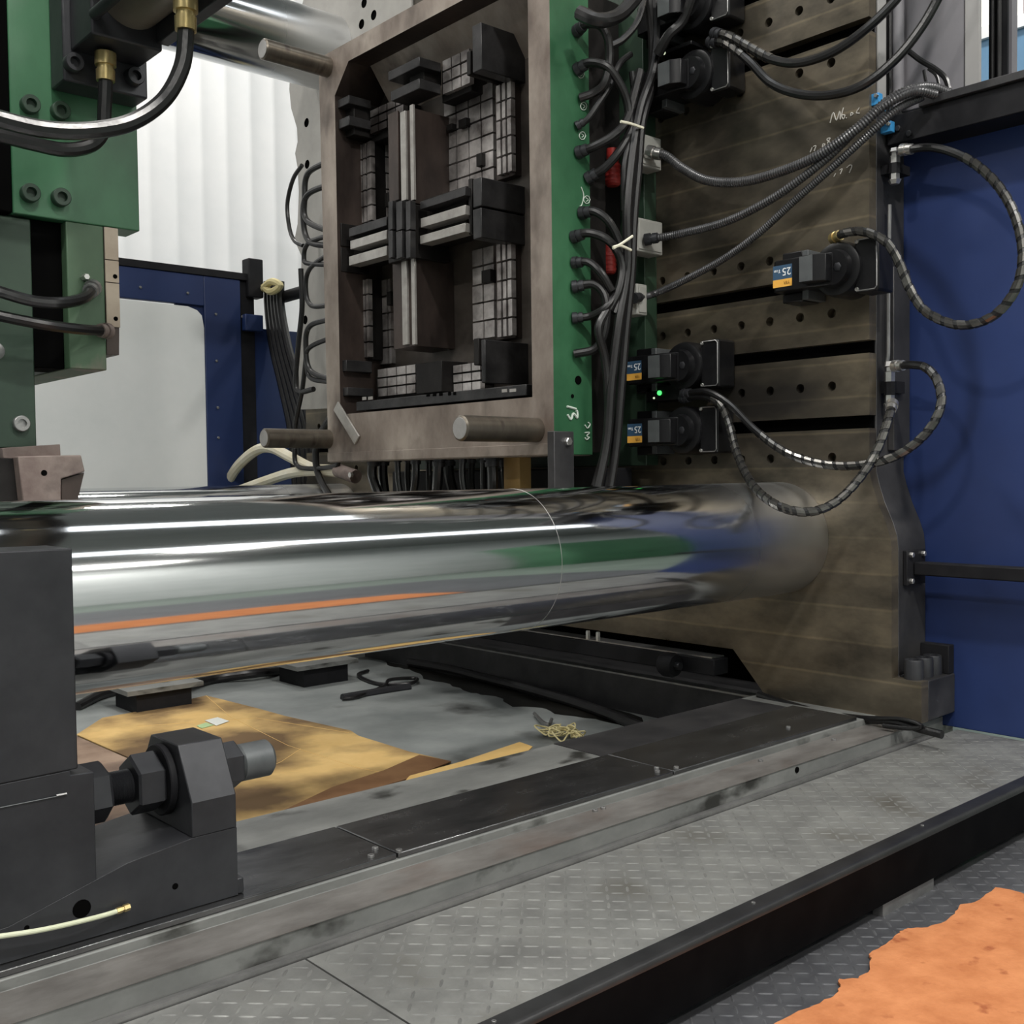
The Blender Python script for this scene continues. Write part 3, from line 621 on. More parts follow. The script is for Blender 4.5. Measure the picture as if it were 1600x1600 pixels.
# tiled faces: real little blocks with open joints
def field(xcols, X, y_top, y_bot, nrow, mat='mold_tile', th=0.03, gap=0.011, jit=0.004):
    xm = (xcols[0][0] + xcols[-1][1]) / 2
    z1 = at(xm, y_top, X=X).z; z0 = at(xm, y_bot, X=X).z; ymid = (y_top + y_bot) / 2
    h = (z1 - z0) / nrow
    for a, b in xcols:
        ya = at(b, ymid, X=X).y + gap / 2; yb = at(a, ymid, X=X).y - gap / 2
        for r in range(nrow):
            d = random.uniform(0, jit)
            MB().box(X - d, X + th, ya, yb, z0 + r * h + gap / 2, z0 + (r + 1) * h - gap / 2).build('tile', mat, core)
def cols_(x0, x1, n): return [(x0 + (x1 - x0) * k / n, x0 + (x1 - x0) * (k + 1) / n) for k in range(n)]
field(cols_(694, 772, 4), 4.02, 142, 300, 6)
field([(775, 783), (784, 791), (792, 800)], 3.97, 128, 272, 5)
field(cols_(738, 773, 2), 4.02, 386, 530, 5)
field([(776, 784), (785, 792), (793, 801)], 3.97, 378, 527, 5)
field([(560, 566), (567, 572), (573, 581)], 3.90, 222, 348, 5)
field([(591, 605)], 4.02, 222, 348, 5)
field([(560, 565), (566, 571), (572, 577)], 3.90, 436, 560, 5)
field([(592, 606), (607, 612)], 4.02, 436, 570, 5)
field(cols_(691, 735, 3), 3.90, 84, 140, 3)
field(cols_(578, 632, 4), 3.90, 160, 200, 3)
field(cols_(590, 650, 4), 3.93, 572, 618, 3)
field(cols_(693, 752, 4), 3.93, 568, 612, 3)
mbox('field_backing', 736, 82, 142, 690, 3.931, 'mold_dark')
mbox('field_backing', 634, 158, 202, 576, 3.931, 'mold_dark')
mbox('field_backing', 585, 222, 348, 558, 3.931, 'mold_dark')
mbox('field_backing', 580, 436, 562, 557, 3.931, 'mold_dark')
mbox('field_backing', 753, 566, 614, 588, 3.961, 'mold_dark')
mbox('field_backing', 804, 126, 274, 774, 4.001, 'mold_core')
mbox('field_backing', 805, 376, 528, 775, 4.001, 'mold_core')
for (x0, x1, y0, y1) in ((716, 728, 183, 196), (744, 752, 238, 258), (752, 766, 420, 440), (698, 706, 192, 202), (601, 607, 300, 322), (604, 610, 455, 476)):
    mbox('ejector_block', x1, y0, y1, x0, 3.985, 'mold_dark', 4.03, .002)
B(3.706, 3.7138, 3.85, 5.93, 1.506, 1.562, name='lower_bar', mat='mold_brown', parent=mo, bevel=.002)
# lower shelf with small sockets, latch bar
mbox('shelf_plate', 822, 600, 618, 556, 3.745, 'mold_grey', 3.99)
for a, b in ((566, 572), (575, 582), (666, 671), (676, 681), (686, 691), (784, 792), (796, 806), (700, 704), (708, 712)):
    mbox('socket', b, 606 + (822 - b) * .055, 611 + (822 - b) * .055, a, 3.742, 'mold_bar' if a in (566, 575, 784, 796) else 'slot_black', 3.7455, 0)
lb = MB(); a, b = at(524, 634, X=3.70), at(557, 688, X=3.70); d = (b - a).normalized(); s_ = Vector((1, 0, 0)).cross(d).normalized()
lb.add([a - s_ * .035, a + s_ * .035, b + s_ * .035, b - s_ * .035] + [q + Vector((.012, 0, 0)) for q in (a - s_ * .035, a + s_ * .035, b + s_ * .035, b - s_ * .035)],
       [(0, 1, 2, 3), (7, 6, 5, 4), (0, 4, 5, 1), (1, 5, 6, 2), (2, 6, 7, 3), (3, 7, 4, 0)])
lb.build('latch_bar', 'mold_bar', mo, .002)
# guide pins
for (bx, by, tx, ty, r) in ((512, 105, 410, 84, .062), (513, 686, 412, 682, .060), (838, 672, 718, 666, .062)):
    c = at(bx, by, X=XM); c0 = Vector((at(tx, ty, Y=c.y).x, c.y, c.z))
    p = MB().cyl((XM + .01, c.y, c.z), (c0.x, c.y, c.z), r, 40, ch=.008).build('guide_pin', 'pin_steel', mo)
    MB().lathe((c0.x + .0005, c.y, c.z), (-1, 0, 0), [(0, r - .010), (.0015, r - .012)], 40).build('pin_face', 'pin_end', p)
# green side: threaded ports, chalk writing
for (x, y) in ((903, 594), (894, 619)):
    c = at(x, y, Y=3.85); MB().lathe(c + Vector((0, -.004, 0)), (0, 1, 0), [(0, .022 if x == 903 else .01), (.003, .022 if x == 903 else .01)], 16).build('port', 'slot_black', mo)
strokes([[(886, 635), (900, 639)], [(887, 648), (892, 655), (896, 646), (902, 653), (902, 643), (900, 642)]], .006, 'chalk', 'chalk_number', mo, 'Y', 3.846)
strokes([[(914, 664), (918, 669), (922, 663), (919, 660)], [(914, 676), (921, 676), (917, 681), (921, 684)], [(914, 684), (917, 687), (921, 683)]], .0035, 'chalk', 'chalk_number', mo, 'Y', 3.846)
for (x, y) in ((908, 116), (912, 166), (910, 212), (917, 312)):
    P_ = [(x + 5 * math.cos(w), y + 6 * math.sin(w)) for w in (0, 1.05, 2.1, 3.14, 4.2, 5.2, 6.28)]
    strokes([P_, [(x - 2, y - 3), (x + 2, y), (x - 1, y + 3)]], .0022, 'chalk', 'chalk_number', mo, 'Y', 3.846)
strokes([[(908, 292), (912, 305), (909, 320), (906, 322)]], .0025, 'chalk', 'chalk_number', mo, 'Y', 3.846)
# support foot below the green side
B(at(866, 700, Y=3.80).x, at(897, 700, Y=3.80).x, 3.80, 3.8499, 1.0, 1.62, name='support_plate', mat='platen_side', parent=mo, bevel=.004)
bolt(at(886, 690, Y=3.80), (0, -1, 0), .022, .02, 'support_bolt', 'bright_steel', mo, False)
br = thing('brace', 'yellow brown painted brace under the mold', 'brace', (3.9, 4.3, .9))
a, b = at(808, 712, X=3.9), at(799, 790, X=3.9)
MB().box(3.86, 3.94, a.y - .065, a.y + .065, 1.32, a.z + .01).prism([(a.y - .065, 1.32), (a.y + .065, 1.32), (a.y + .14, 1.05), (a.y - .02, 1.05)], 'x', 3.86, 3.94).build('bar', 'brown_brace', br)
B(4.0, 4.06, 4.4, 5.85, 1.10, 1.18, name='hose_rack', mat='black_paint') and None
tag(bpy.data.objects['hose_rack'], 'black rack bar behind the hoses under the mold', 'rack')
for k in range(13):
    px = 585 + k * 17 + random.uniform(-4, 4); X0 = random.uniform(3.78, 3.95)
    c = at(px, 714, X=X0)
    hose('drain_hose', ('first', 'second', 'third', 'fourth', 'fifth', 'sixth', 'seventh', 'eighth', 'ninth', 'tenth', 'eleventh', 'twelfth', 'thirteenth')[12 - k] + ' black hose under the mold counted from the yellow brown brace', [c, c + Vector((0, random.uniform(-.02, .02), -.12)), c + Vector((.02, random.uniform(-.06, .06), -.30)), c + Vector((.05, random.uniform(-.1, .1), -.52))], random.choice((.018, .024, .03)), 'rubber', group='hoses hanging under the mold', fit=('dark_steel', 2.2))
# plate under mold carrying everything to the platen foot, dark block behind the hoses
tag(B(4.15, 4.40, 3.95, 5.85, .95, 1.44, name='manifold_tank', mat='black_paint', bevel=.01), 'black manifold tank behind the hoses under the mold', 'tank')
# ================================================================== clamps on the platen
def clamp(y_tip, z, y_plate, label, lab_text=True, flip=1, hook=0.5):
    """mold clamp lying along the slot: y_tip far label end, y_plate near base plate end"""
    t = thing('mold_clamp', label, 'clamp', (4.5, (y_tip + y_plate) / 2, z), 'hydraulic mold clamps on the platen')
    L = y_tip - y_plate
    # lever body with bevelled ends
    yb = y_tip - L * .62
    MB().prism([(4.499, y_tip - .02), (4.34, y_tip), (4.30, y_tip), (4.285, y_tip - .02), (4.285, yb + .10), (4.31, yb), (4.499, yb)], 'z', z - .075, z + .07).build('lever', 'clamp_black', t, .005)
    for q0, q1 in ((.071, .115), (-.12, -.076)): B(4.36, 4.499, y_tip - .115, y_tip - .005, z + q0, z + q1, name='yoke', mat='clamp_black', parent=t, bevel=.006)
    MB().box(4.352, 4.499, y_tip - .15, y_tip - .118, z - .115, z + .11).build('spacer', 'clamp_grey', t, .002)
    # raised block with pale worn face
    y1 = y_tip - L * .37; y0 = y_tip - L * .52
    k = MB().prism([(4.30, y1), (4.225, y1), (4.225, y0), (4.255, y0 - .045), (4.30, y0 - .045)], 'z', z - .062, z + .058)
    k.build('pressure_block', 'clamp_black', t, .003)
    B(4.2235, 4.2255, y0 + .003, y1 - .003, z - .058, z + .054, name='worn_face', mat='clamp_grey', parent=t)
    # round piston housing
    yc = y_tip - L * .60
    MB().lathe((4.499, yc, z), (-1, 0, 0), [(0, .125), (.13, .125), (.15, .118), (.155, .105), (.155, .085), (.17, .08), (.19, .078)], 40).build('piston_housing', 'clamp_black', t)
    bolt((4.32, yc - .03, z), (-1, 0, 0), .02, .015, 'plug', 'dark_steel', t, False)
    # base plate
    B(4.36, 4.499, y_plate, y_plate + .115, z - .12, z + .12, name='base_plate', mat='clamp_black', parent=t, bevel=.012)
    for s in (-1, 1): bolt((4.36, y_plate + .10, z + s * .105), (-1, 0, 0), .009, .008, 'screw', 'bright_steel', t, True, 10)
    rim = [(4.357, y_plate + .10, z - .112), (4.357, y_plate + .015, z - .112), (4.357, y_plate + .004, z - .10), (4.357, y_plate + .004, z + .10), (4.357, y_plate + .015, z + .112), (4.357, y_plate + .10, z + .112)]
    MB().tube([Vector(p) for p in rim], .0028, 6).build('edge_rim', 'worn_steel', t)
    if lab_text:
        ya, yb2 = y_tip - .006, y_tip - .108; X = 4.2835
        B(X, X + .002, yb2, ya, z - .02, z + .045, name='label_plate', mat='label_blue', parent=t)
        s = B(X - .0004, X + .0015, yb2, ya, z - .055, z - .02, name='label_stripe', mat='label_orange', parent=t)
        # upside down lettering: right = towards far side, up = down
        text('25', .050, (X - .0008, yb2 + .003, z + .030), (0, 1, 0), (0, 0, -1), 'white_ink', 'lettering', t)
        text('Ton', .022, (X - .0008, yb2 + .060, z + .026), (0, 1, 0), (0, 0, -1), 'white_ink', 'lettering', t)
        text('YER', .020, (X - .001, yb2 + .010, z - .031), (0, 1, 0), (0, 0, -1), 'label_ink', 'lettering', t)
    return t
clamp(2.965, 2.318, 2.47, 'black clamp marked 25 Ton standing alone near the platen edge')
clamp(3.885, 1.955, 3.335, 'upper of the two stacked 25 Ton clamps beside the green light')
clamp(3.885, 1.625, 3.345, 'lower of the two stacked 25 Ton clamps beside the green light')
clamp(3.80, 3.41, 3.262, 'black clamp with pale face below the topmost clamp', False)
clamp(3.80, 3.755, 3.262, 'topmost black clamp cut off by the picture top', False)
# sensor box with green lamp between the stacked clamps
sb = thing('sensor_box', 'small black sensor box with a glowing green lamp', 'sensor', at(1030, 640, X=4.36))
a = at(1010, 628, X=4.36); b = at(1062, 600, X=4.36)
B(4.36, 4.499, b.y, a.y, a.z, b.z, name='body', mat='clamp_black', parent=sb, bevel=.004)
MB().lathe(at(1031, 614, X=4.36), (-1, 0, 0), [(0, .013), (.008, .012), (.013, .006)], 14).build('lamp_lens', 'led_green', sb)
MB().lathe(at(1022, 622, X=4.36), (-1, 0, 0), [(0, .006), (.006, .004)], 10).build('indicator', 'led_white', sb)
sb = thing('sensor_box', 'small black sensor box with a pale yellow lamp between the top clamps', 'sensor', at(1030, 80, X=4.36))
a = at(1030, 88, X=4.36); b = at(1080, 62, X=4.36)
B(4.36, 4.499, b.y, at(1022, 80, X=4.36).y, a.z, b.z, name='body', mat='clamp_black', parent=sb, bevel=.004)
MB().lathe(at(1038, 83, X=4.36), (-1, 0, 0), [(0, .009), (.006, .006)], 10).build('lamp_lens', 'led_white', sb)
# junction boxes and red couplings beside the mold
for (x, y, w, h, lab) in ((1003, 240, 38, 50, 'grey junction box with a ribbed conduit near the cable tie'), (1004, 372, 40, 52, 'grey junction box with a black conduit above the stacked clamps'), (992, 470, 16, 48, 'small grey junction box with a thin ribbed conduit')):
    a = at(x - w / 2, y, Y=3.80); b = at(x + w / 2, y, Y=3.80); zz = at(x, y - h / 2, Y=3.80).z; z0 = at(x, y + h / 2, Y=3.80).z
    jb = thing('junction_box', lab, 'junction box', (a.x, 3.85, z0))
    B(a.x, b.x, 3.75, 3.849, z0, zz, name='body', mat='box_grey', parent=jb, bevel=.006)
    B(a.x + .012, b.x - .012, 3.744, 3.7505, z0 + .012, zz - .012, name='lid', mat='box_grey', parent=jb, bevel=.003)
for (x, y, h, lab) in ((957, 262, 58, 'red plastic coupling under the upper cable tie'), (950, 402, 52, 'red plastic coupling beside the crossed cable tie')):
    t = thing('coupling', lab, 'coupling', at(x, y + h / 2, Y=3.95))
    a = at(x, y - h / 2, Y=3.95); b = at(x, y + h / 2, Y=3.95)
    MB().lathe((a.x, 3.95, b.z), (0, 0, 1), [(0, .03), (.01, .042), ((a.z - b.z) * .6, .042), ((a.z - b.z) * .62, .034), (a.z - b.z, .034)], 18).build('body', 'red_plastic', t)
    for k in range(4):
        q = b.z + (a.z - b.z) * (.1 + .13 * k)
        MB().lathe((a.x, 3.95, q), (0, 0, 1), [(0, .0425), (.004, .045), (.01, .045), (.014, .0425)], 18).build('ring', 'red_plastic', t)
for (x, y, h, mt, lab) in ((928, 470, 40, 'box_grey', 'pale grey filter cup behind the looped hoses'), (925, 505, 46, 'strip_grey', 'light plastic sleeve behind the looped hoses')):
    a = at(x, y - h / 2, Y=3.95); b = at(x, y + h / 2, Y=3.95)
    tag(MB().lathe((a.x, 3.95, b.z), (0, 0, 1), [(0, .02), (.01, .035), ((a.z - b.z) * .8, .035), (a.z - b.z, .02)], 16).build('filter_cup', mt), lab, 'filter')
# ------------------------------------------------------------------ hoses of the green mold side
GH = 'water hoses on the green mold side'
def mh(lab, pl_, r=.022): return hose('water_hose', lab, [at(x, y, Y=yy) for x, y, yy in pl_], r, 'rubber_matt', 'hose', GH, fit=('dark_steel', 2.6))
mh('water hose looping from the top port down to the third port', [(902, 48, 3.84), (915, 38, 3.78), (938, 40, 3.72), (950, 62, 3.70), (952, 95, 3.70), (945, 130, 3.72), (928, 145, 3.78), (906, 153, 3.84)])
mh('water hose leaving the second port towards the tied bundle', [(903, 108, 3.84), (920, 98, 3.78), (948, 104, 3.70), (968, 130, 3.68), (980, 160, 3.68), (984, 195, 3.68)])
mh('short water hose rising steeply from the fourth port', [(903, 196, 3.84), (918, 186, 3.80), (938, 158, 3.76), (952, 135, 3.74), (968, 100, 3.74), (985, 85, 3.76)], .016)
mh('water hose curving up from the fifth port into the cable tie', [(905, 238, 3.84), (930, 228, 3.76), (958, 212, 3.70), (978, 190, 3.68), (990, 150, 3.68), (1000, 110, 3.68)])
mh('water hose bending from the sixth port past the red coupling', [(920, 278, 3.84), (945, 262, 3.76), (968, 236, 3.70), (985, 205, 3.68), (1000, 165, 3.68), (1018, 120, 3.68), (1026, 75, 3.68)])
mh('water hose arching from the upper middle port into the bundle', [(910, 333, 3.84), (928, 330, 3.78), (950, 345, 3.72), (966, 375, 3.70), (976, 410, 3.69), (975, 450, 3.68), (960, 490, 3.70)])
mh('water hose arching from below the arched one to the bundle', [(898, 370, 3.84), (918, 364, 3.77), (945, 372, 3.70), (964, 392, 3.69), (972, 420, 3.68), (966, 455, 3.68), (950, 485, 3.70)])
mh('water hose bowed out from the port above the white filter cup', [(898, 410, 3.84), (920, 410, 3.77), (940, 428, 3.71), (956, 455, 3.69)], .020)
mh('water hose forming a tall loop around the white sleeve', [(898, 448, 3.84), (925, 444, 3.77), (942, 456, 3.72), (948, 480, 3.70), (944, 520, 3.71), (930, 545, 3.75), (898, 553, 3.84)])
mh('short water hose crossing the looped hoses at mid height', [(898, 497, 3.84), (922, 494, 3.78), (945, 482, 3.70), (962, 460, 3.69)], .020)
GB = 'black hoses bundled down beside the clamps'
def bh(lab, pl_, r=.025): return hose('bundle_hose', lab, [at(x, y, Y=yy) for x, y, yy in pl_], r, 'rubber_matt', 'hose', GB)
bh('long bundle hose hanging down in front of the others', [(1022, -20, 3.66), (1026, 50, 3.66), (1020, 110, 3.66), (1000, 170, 3.66), (988, 240, 3.66), (980, 330, 3.66), (980, 420, 3.67), (966, 510, 3.68), (955, 600, 3.70), (948, 690, 3.72), (930, 780, 3.74)])
bh('long bundle hose hanging straight beside the grey junction boxes', [(1010, -20, 3.68), (1020, 60, 3.68), (1018, 130, 3.68), (1003, 190, 3.68), (997, 260, 3.68), (990, 340, 3.68), (986, 430, 3.68), (977, 520, 3.69), (969, 620, 3.70), (962, 700, 3.72), (950, 780, 3.74)])
bh('thick bundle hose crossing upper gap towards the clamps', [(905, 20, 3.70), (935, 32, 3.60), (965, 25, 3.58), (990, 0, 3.58), (1005, -25, 3.6)], .035)
bh('thin bundle hose sweeping from the dark gap up to the frame top', [(955, 72, 3.72), (975, 60, 3.70), (998, 30, 3.68), (1010, -20, 3.68)], .018)
bh('thin bundle hose standing up inside the tied bundle', [(987, 112, 3.70), (990, 140, 3.70), (992, 180, 3.69), (985, 215, 3.68), (975, 260, 3.68), (975, 330, 3.69)], .016)
bh('hose curving up behind the bundle beside the upper clamps', [(1028, 85, 3.62), (1045, 55, 3.55), (1065, 35, 3.5), (1078, 5, 3.45), (1084, -20, 3.42)], .026)
bh('hose slung from the lower loops down to the clamp row', [(948, 485, 3.70), (935, 515, 3.70), (945, 560, 3.71), (950, 620, 3.72), (948, 690, 3.74), (930, 760, 3.76)], .022)
for (pts_, lab) in ((((970, 190), (984, 193), (1005, 200)), 'white cable tie around the upper hose bundle'), (((958, 388), (972, 380), (988, 369)), 'white cable tie crossing the hoses by the red coupling'), (((958, 386), (970, 384), (986, 391)), 'second white cable tie knotted under the crossing one')):
    tag(MB().tube(spline([at(x, y, Y=3.62) for x, y in pts_], 4), .007, 6).build('cable_tie', 'tie_white'), lab, 'cable tie')
# ------------------------------------------------------------------ conduits to the black beam
GC = 'ribbed conduits running up to the black beam'
def cd(lab, L, r, corr=.013, ft_='dark_steel'): return hose('conduit', lab, pts3(L), r, 'conduit', 'conduit', GC, fit=(ft_, 3.2), corr=corr, n=12)
cd('ribbed conduit sagging from the upper junction box to the beam', [(1016, 238, 'Y', 3.72), (1040, 243, 'X', 4.33), (1065, 262, 'X', 4.33), (1105, 282, 'X', 4.33), (1160, 284, 'X', 4.33), (1220, 268, 'X', 4.33), (1280, 242, 'X', 4.33), (1340, 200, 'X', 4.36), (1385, 160, 'X', 4.42), (1425, 140, 'X', 4.5), (1455, 137, 'X', 4.6), (1482, 146, 'X', 4.7)], .024, ft_='bright_steel')
cd('smooth backed conduit rising from the middle junction box to the beam', [(1012, 374, 'Y', 3.72), (1060, 366, 'X', 4.34), (1130, 348, 'X', 4.34), (1190, 320, 'X', 4.34), (1240, 288, 'X', 4.34), (1300, 240, 'X', 4.36), (1350, 190, 'X', 4.38), (1390, 160, 'X', 4.42), (1430, 143, 'X', 4.5), (1462, 148, 'X', 4.6)], .021)
cd('thin ribbed conduit climbing diagonally from the small junction box', [(992, 466, 'Y', 3.74), (1020, 460, 'X', 4.36), (1065, 440, 'X', 4.36), (1130, 405, 'X', 4.36), (1185, 365, 'X', 4.36), (1240, 315, 'X', 4.37), (1300, 262, 'X', 4.38), (1355, 212, 'X', 4.40), (1400, 172, 'X', 4.46), (1440, 152, 'X', 4.58)], .019, .011)
# ------------------------------------------------------------------ spiral wrapped hydraulic hoses
GS = 'spiral wrapped hydraulic hoses'
def sp(lab, L, r, rng=(0, 1), mt='spiral_steel', pitch=.055, ft_='dark_steel'): return hose('hydraulic_hose', lab, pts3(L), r, 'rubber', 'hose', GS, fit=(ft_, 3.0), fit2=('bright_steel', 3.0), spiral=(pitch, mt), sp_range=rng)
sp('spiral wrapped hose looping wide over the blue panel to the lone clamp', [(1304, 372, 'X', 4.36), (1320, 364, 'X', 4.33), (1350, 362, 'X', 4.33), (1385, 378, 'X', 4.34), (1405, 410, 'X', 4.36), (1422, 452, 'X', 4.38), (1448, 488, 'X', 4.40), (1500, 508, 'X', 4.42), (1552, 494, 'X', 4.44), (1588, 450, 'X', 4.46), (1598, 395, 'X', 4.48), (1585, 335, 'X', 4.5), (1555, 285, 'X', 4.52), (1510, 248, 'X', 4.54), (1460, 231, 'X', 4.56), (1412, 234, 'X', 4.58)], .0185, (0, .86), ft_='brass')
sp('spiral wrapped hose swinging from the sensor box to the silver elbow', [(1070, 615, 'X', 4.36), (1105, 613, 'X', 4.33), (1140, 632, 'X', 4.32), (1180, 672, 'X', 4.32), (1230, 708, 'X', 4.32), (1290, 726, 'X', 4.32), (1350, 726, 'X', 4.34), (1405, 710, 'X', 4.38), (1448, 676, 'X', 4.42), (1470, 635, 'X', 4.46), (1466, 598, 'X', 4.5), (1448, 575, 'X', 4.53), (1425, 570, 'X', 4.55), (1400, 572, 'X', 4.58)], .0185, (.28, .92))
sp('spiral wrapped hose drooping lowest over the polished tie bar', [(1068, 622, 'X', 4.37), (1100, 620, 'X', 4.34), (1126, 632, 'X', 4.32), (1140, 665, 'X', 4.30), (1152, 710, 'X', 4.22), (1176, 758, 'X', 4.08), (1215, 790, 'X', 3.98), (1262, 800, 'X', 4.06), (1305, 785, 'X', 4.17), (1345, 745, 'X', 4.28), (1372, 700, 'X', 4.35), (1388, 655, 'X', 4.42), (1394, 632, 'X', 4.5)], .0185, (.1, 1))
sp('black hose wrapped near the clamps and swept up past the platen top', [(1118, 53, 'X', 4.36), (1140, 57, 'X', 4.33), (1172, 75, 'X', 4.33), (1210, 94, 'X', 4.33), (1250, 98, 'X', 4.33), (1300, 82, 'X', 4.34), (1350, 48, 'X', 4.36), (1395, 5, 'X', 4.4), (1412, -20, 'X', 4.42), (1440, -70, 'X', 4.42), (1490, -200, 'X', 4.42), (1510, -420, 'X', 4.42)], .021, (.02, .20))
sp('black hose sagging below the wrapped one in front of the platen', [(1112, 66, 'X', 4.37), (1135, 68, 'X', 4.34), (1170, 95, 'X', 4.33), (1205, 130, 'X', 4.33), (1250, 147, 'X', 4.33), (1300, 148, 'X', 4.34), (1350, 132, 'X', 4.36), (1400, 92, 'X', 4.4), (1440, 42, 'X', 4.44), (1468, -8, 'X', 4.46), (1490, -60, 'X', 4.46), (1530, -200, 'X', 4.46), (1540, -420, 'X', 4.46)], .021, (.02, .11))
# valve blocks and pipe on the platen edge
for (x, y0, y1, lab) in ((1398, 232, 288, 'silver and black valve cluster under the black beam'), (1390, 565, 640, 'silver hydraulic tee fitting on the platen edge')):
    t = thing('valve_fitting', lab, 'valve', at(x, y1, X=4.6)); a = at(x, y0, X=4.6); b = at(x, y1, X=4.6); L = a.z - b.z
    MB().lathe((4.6, a.y, b.z), (0, 0, 1), [(0, .02), (L * .12, .03), (L * .14, .022), (L * .3, .022)], 6).build('nut', 'bright_steel', t)
    MB().lathe((4.6, a.y, b.z + L * .3), (0, 0, 1), [(0, .026), (L * .28, .026)], 8).build('body', 'black_paint', t)
    MB().lathe((4.6, a.y, b.z + L * .58), (0, 0, 1), [(0, .024), (L * .2, .024), (L * .22, .018), (L * .30, .018), (L * .32, .026), (L * .42, .022)], 6).build('nut', 'bright_steel', t)
    B(4.60, 4.72, a.y - .01, 2.591, b.z + L * .35, b.z + L * .6, name='bracket', mat='black_paint', parent=t)
tag(MB().tube(spline([at(1390, 320, X=4.62), at(1389, 400, X=4.62), at(1388, 480, X=4.62), at(1388, 548, X=4.62), at(1386, 566, X=4.62)], 6), .009, 8).build('steel_pipe', 'worn_steel'), 'thin steel pipe running down the dark platen edge', 'pipe')
ug = thing('edge_cover', 'dark cover plate with an oval cut on the platen edge', 'cover', (4.7, 2.57, 1.7))
a = at(1405, 560, Y=2.575)
MB().lathe((a.x, 2.590, 2.05), (0, -1, 0), [(0, .07), (.012, .07)], 24).build('disc', 'slot_black', ug)
B(4.66, 4.81, 2.56, 2.591, 1.5, 2.35, name='plate', mat='platen_side', parent=ug, bevel=.004)
# ================================================================== right side: blue guard, black beam, column
MB_ = MB().prism([(2.70, 2.98), (2.70, .46), (2.42, .46), (2.42, .215), (1.74, .215), (1.74, 2.98)], 'x', 4.815, 4.85)
tag(MB_.build('blue_guard', 'blue_paint', None, .003), 'tall plain dark blue sheet metal guard beside the platen', 'guard panel')
bmn = thing('guard_beam', 'black overhead beam along the top of the blue guard', 'beam', (4.7, 1.6, 2.95))
B(4.64, 4.85, 1.74, 2.583, 2.90, 3.03, name='channel', mat='black_paint', parent=bmn, bevel=.004)
B(4.62, 4.86, 1.74, 2.42, 3.031, 3.066, name='top_flange', mat='platen_side', parent=bmn, bevel=.003)
for (x, y) in ((1404, 201), (1421, 209)): bolt(at(x, y, X=4.64), (-1, 0, 0), .014, .012, 'bolt', 'dark_steel', bmn, False)
t = thing('guard_bar', 'black bar bolted to the platen side across the blue panel', 'bar', (4.7, 2.0, .95))
B(4.655, 4.735, 1.74, 2.46, .925, .985, name='bar', mat='black_paint', parent=t, bevel=.006)
B(4.60, 4.77, 2.462, 2.482, .88, 1.04, name='end_plate', mat='black_paint', parent=t, bevel=.003)
for (x, z) in ((4.63, 1.02), (4.74, 1.02), (4.63, .90)): bolt((x, 2.462, z), (0, -1, 0), .013, .016, 'bolt', 'bright_steel', t, False)
for (x0, x1, y0, y1, lab) in ((1360, 1373, 144, 166, 'bright blue bracket on the platen edge above the conduits'), (1372, 1392, 188, 210, 'bright blue bracket on the platen edge below the conduits')):
    X_ = 4.52 if x0 < 1365 else 4.60
    a, b = at(x0, y1, X=X_), at(x1, y0, X=X_)
    t = thing('blue_bracket', lab, 'bracket', tuple(a)); B(X_, X_ + .035, b.y, a.y, a.z, b.z, name='plate', mat='sky_blue', parent=t, bevel=.002)
    B(X_ + .003, 4.64, a.y - .008, max(a.y, 2.591), a.z, b.z, name='flange', mat='sky_blue', parent=t, bevel=.002)
    bolt(at(x1 - 3, y0 + 6, X=X_), (-1, 0, 0), .010, .014, 'bolt', 'bright_steel', t, False)
tag(B(4.5605, 4.63, 2.580, 2.5915, 3.09, 4.2, name='edge_rail', mat='strip_grey', bevel=.003), 'light grey vertical strip on the platen edge above the blue bracket', 'rail')
cl = thing('guard_column', 'wide grey steel column standing behind the black beam', 'column', (4.9, 2.3, 3.067))
ya_, yb_, yc_ = at(1408, 60, X=4.74).y, at(1508, 60, X=4.74).y, at(1530, 60, X=4.73).y
B(4.74, 4.77, yb_, ya_, 3.067, 6.0, name='post', mat='column_grey', parent=cl, bevel=.006)
B(4.73, 4.755, yc_, yb_ - .002, 3.067, 6.0, name='edge_strip', mat='strip_grey', parent=cl, bevel=.004)
a = at(1403, 60, X=4.70)
tag(MB().cyl((4.70, a.y, 3.07), (4.70, a.y, 6.0), .028, 16).build('steel_conduit_pipe', 'column_grey'), 'vertical grey pipe in front of the grey column', 'pipe')
tag(MB().cyl((4.66, at(1391, 60, X=4.66).y, 3.03), (4.66, at(1391, 60, X=4.66).y, 6.0), .008, 8).build('thin_cable', 'rubber'), 'thin black cable running up beside the grey pipe', 'cable')
hc = thing('dark_post', 'narrow black post with cables to the right of the grey column', 'post', (5.0, 2.2, .2))
ya_, yb_ = at(1545, 60, X=5.0).y, at(1574, 60, X=5.0).y
B(5.0, 5.015, yb_, ya_, .2, 6.0, name='post', mat='black_paint', parent=hc)
MB().cyl((4.985, ya_ - .02, .2), (4.985, ya_ - .03, 6.0), .008, 8).build('cable', 'rubber_matt', hc)
MB().cyl((4.985, yb_ + .03, .2), (4.985, yb_ + .03, 6.0), .010, 8).build('cable', 'rubber_matt', hc)
ya_, yb_ = at(1575, 60, X=5.3).y, at(1581, 60, X=5.3).y
tag(B(5.3, 5.36, yb_, ya_, .2, 6.0, name='thin_post', mat='column_grey'), 'thin grey post near the bright window', 'post')
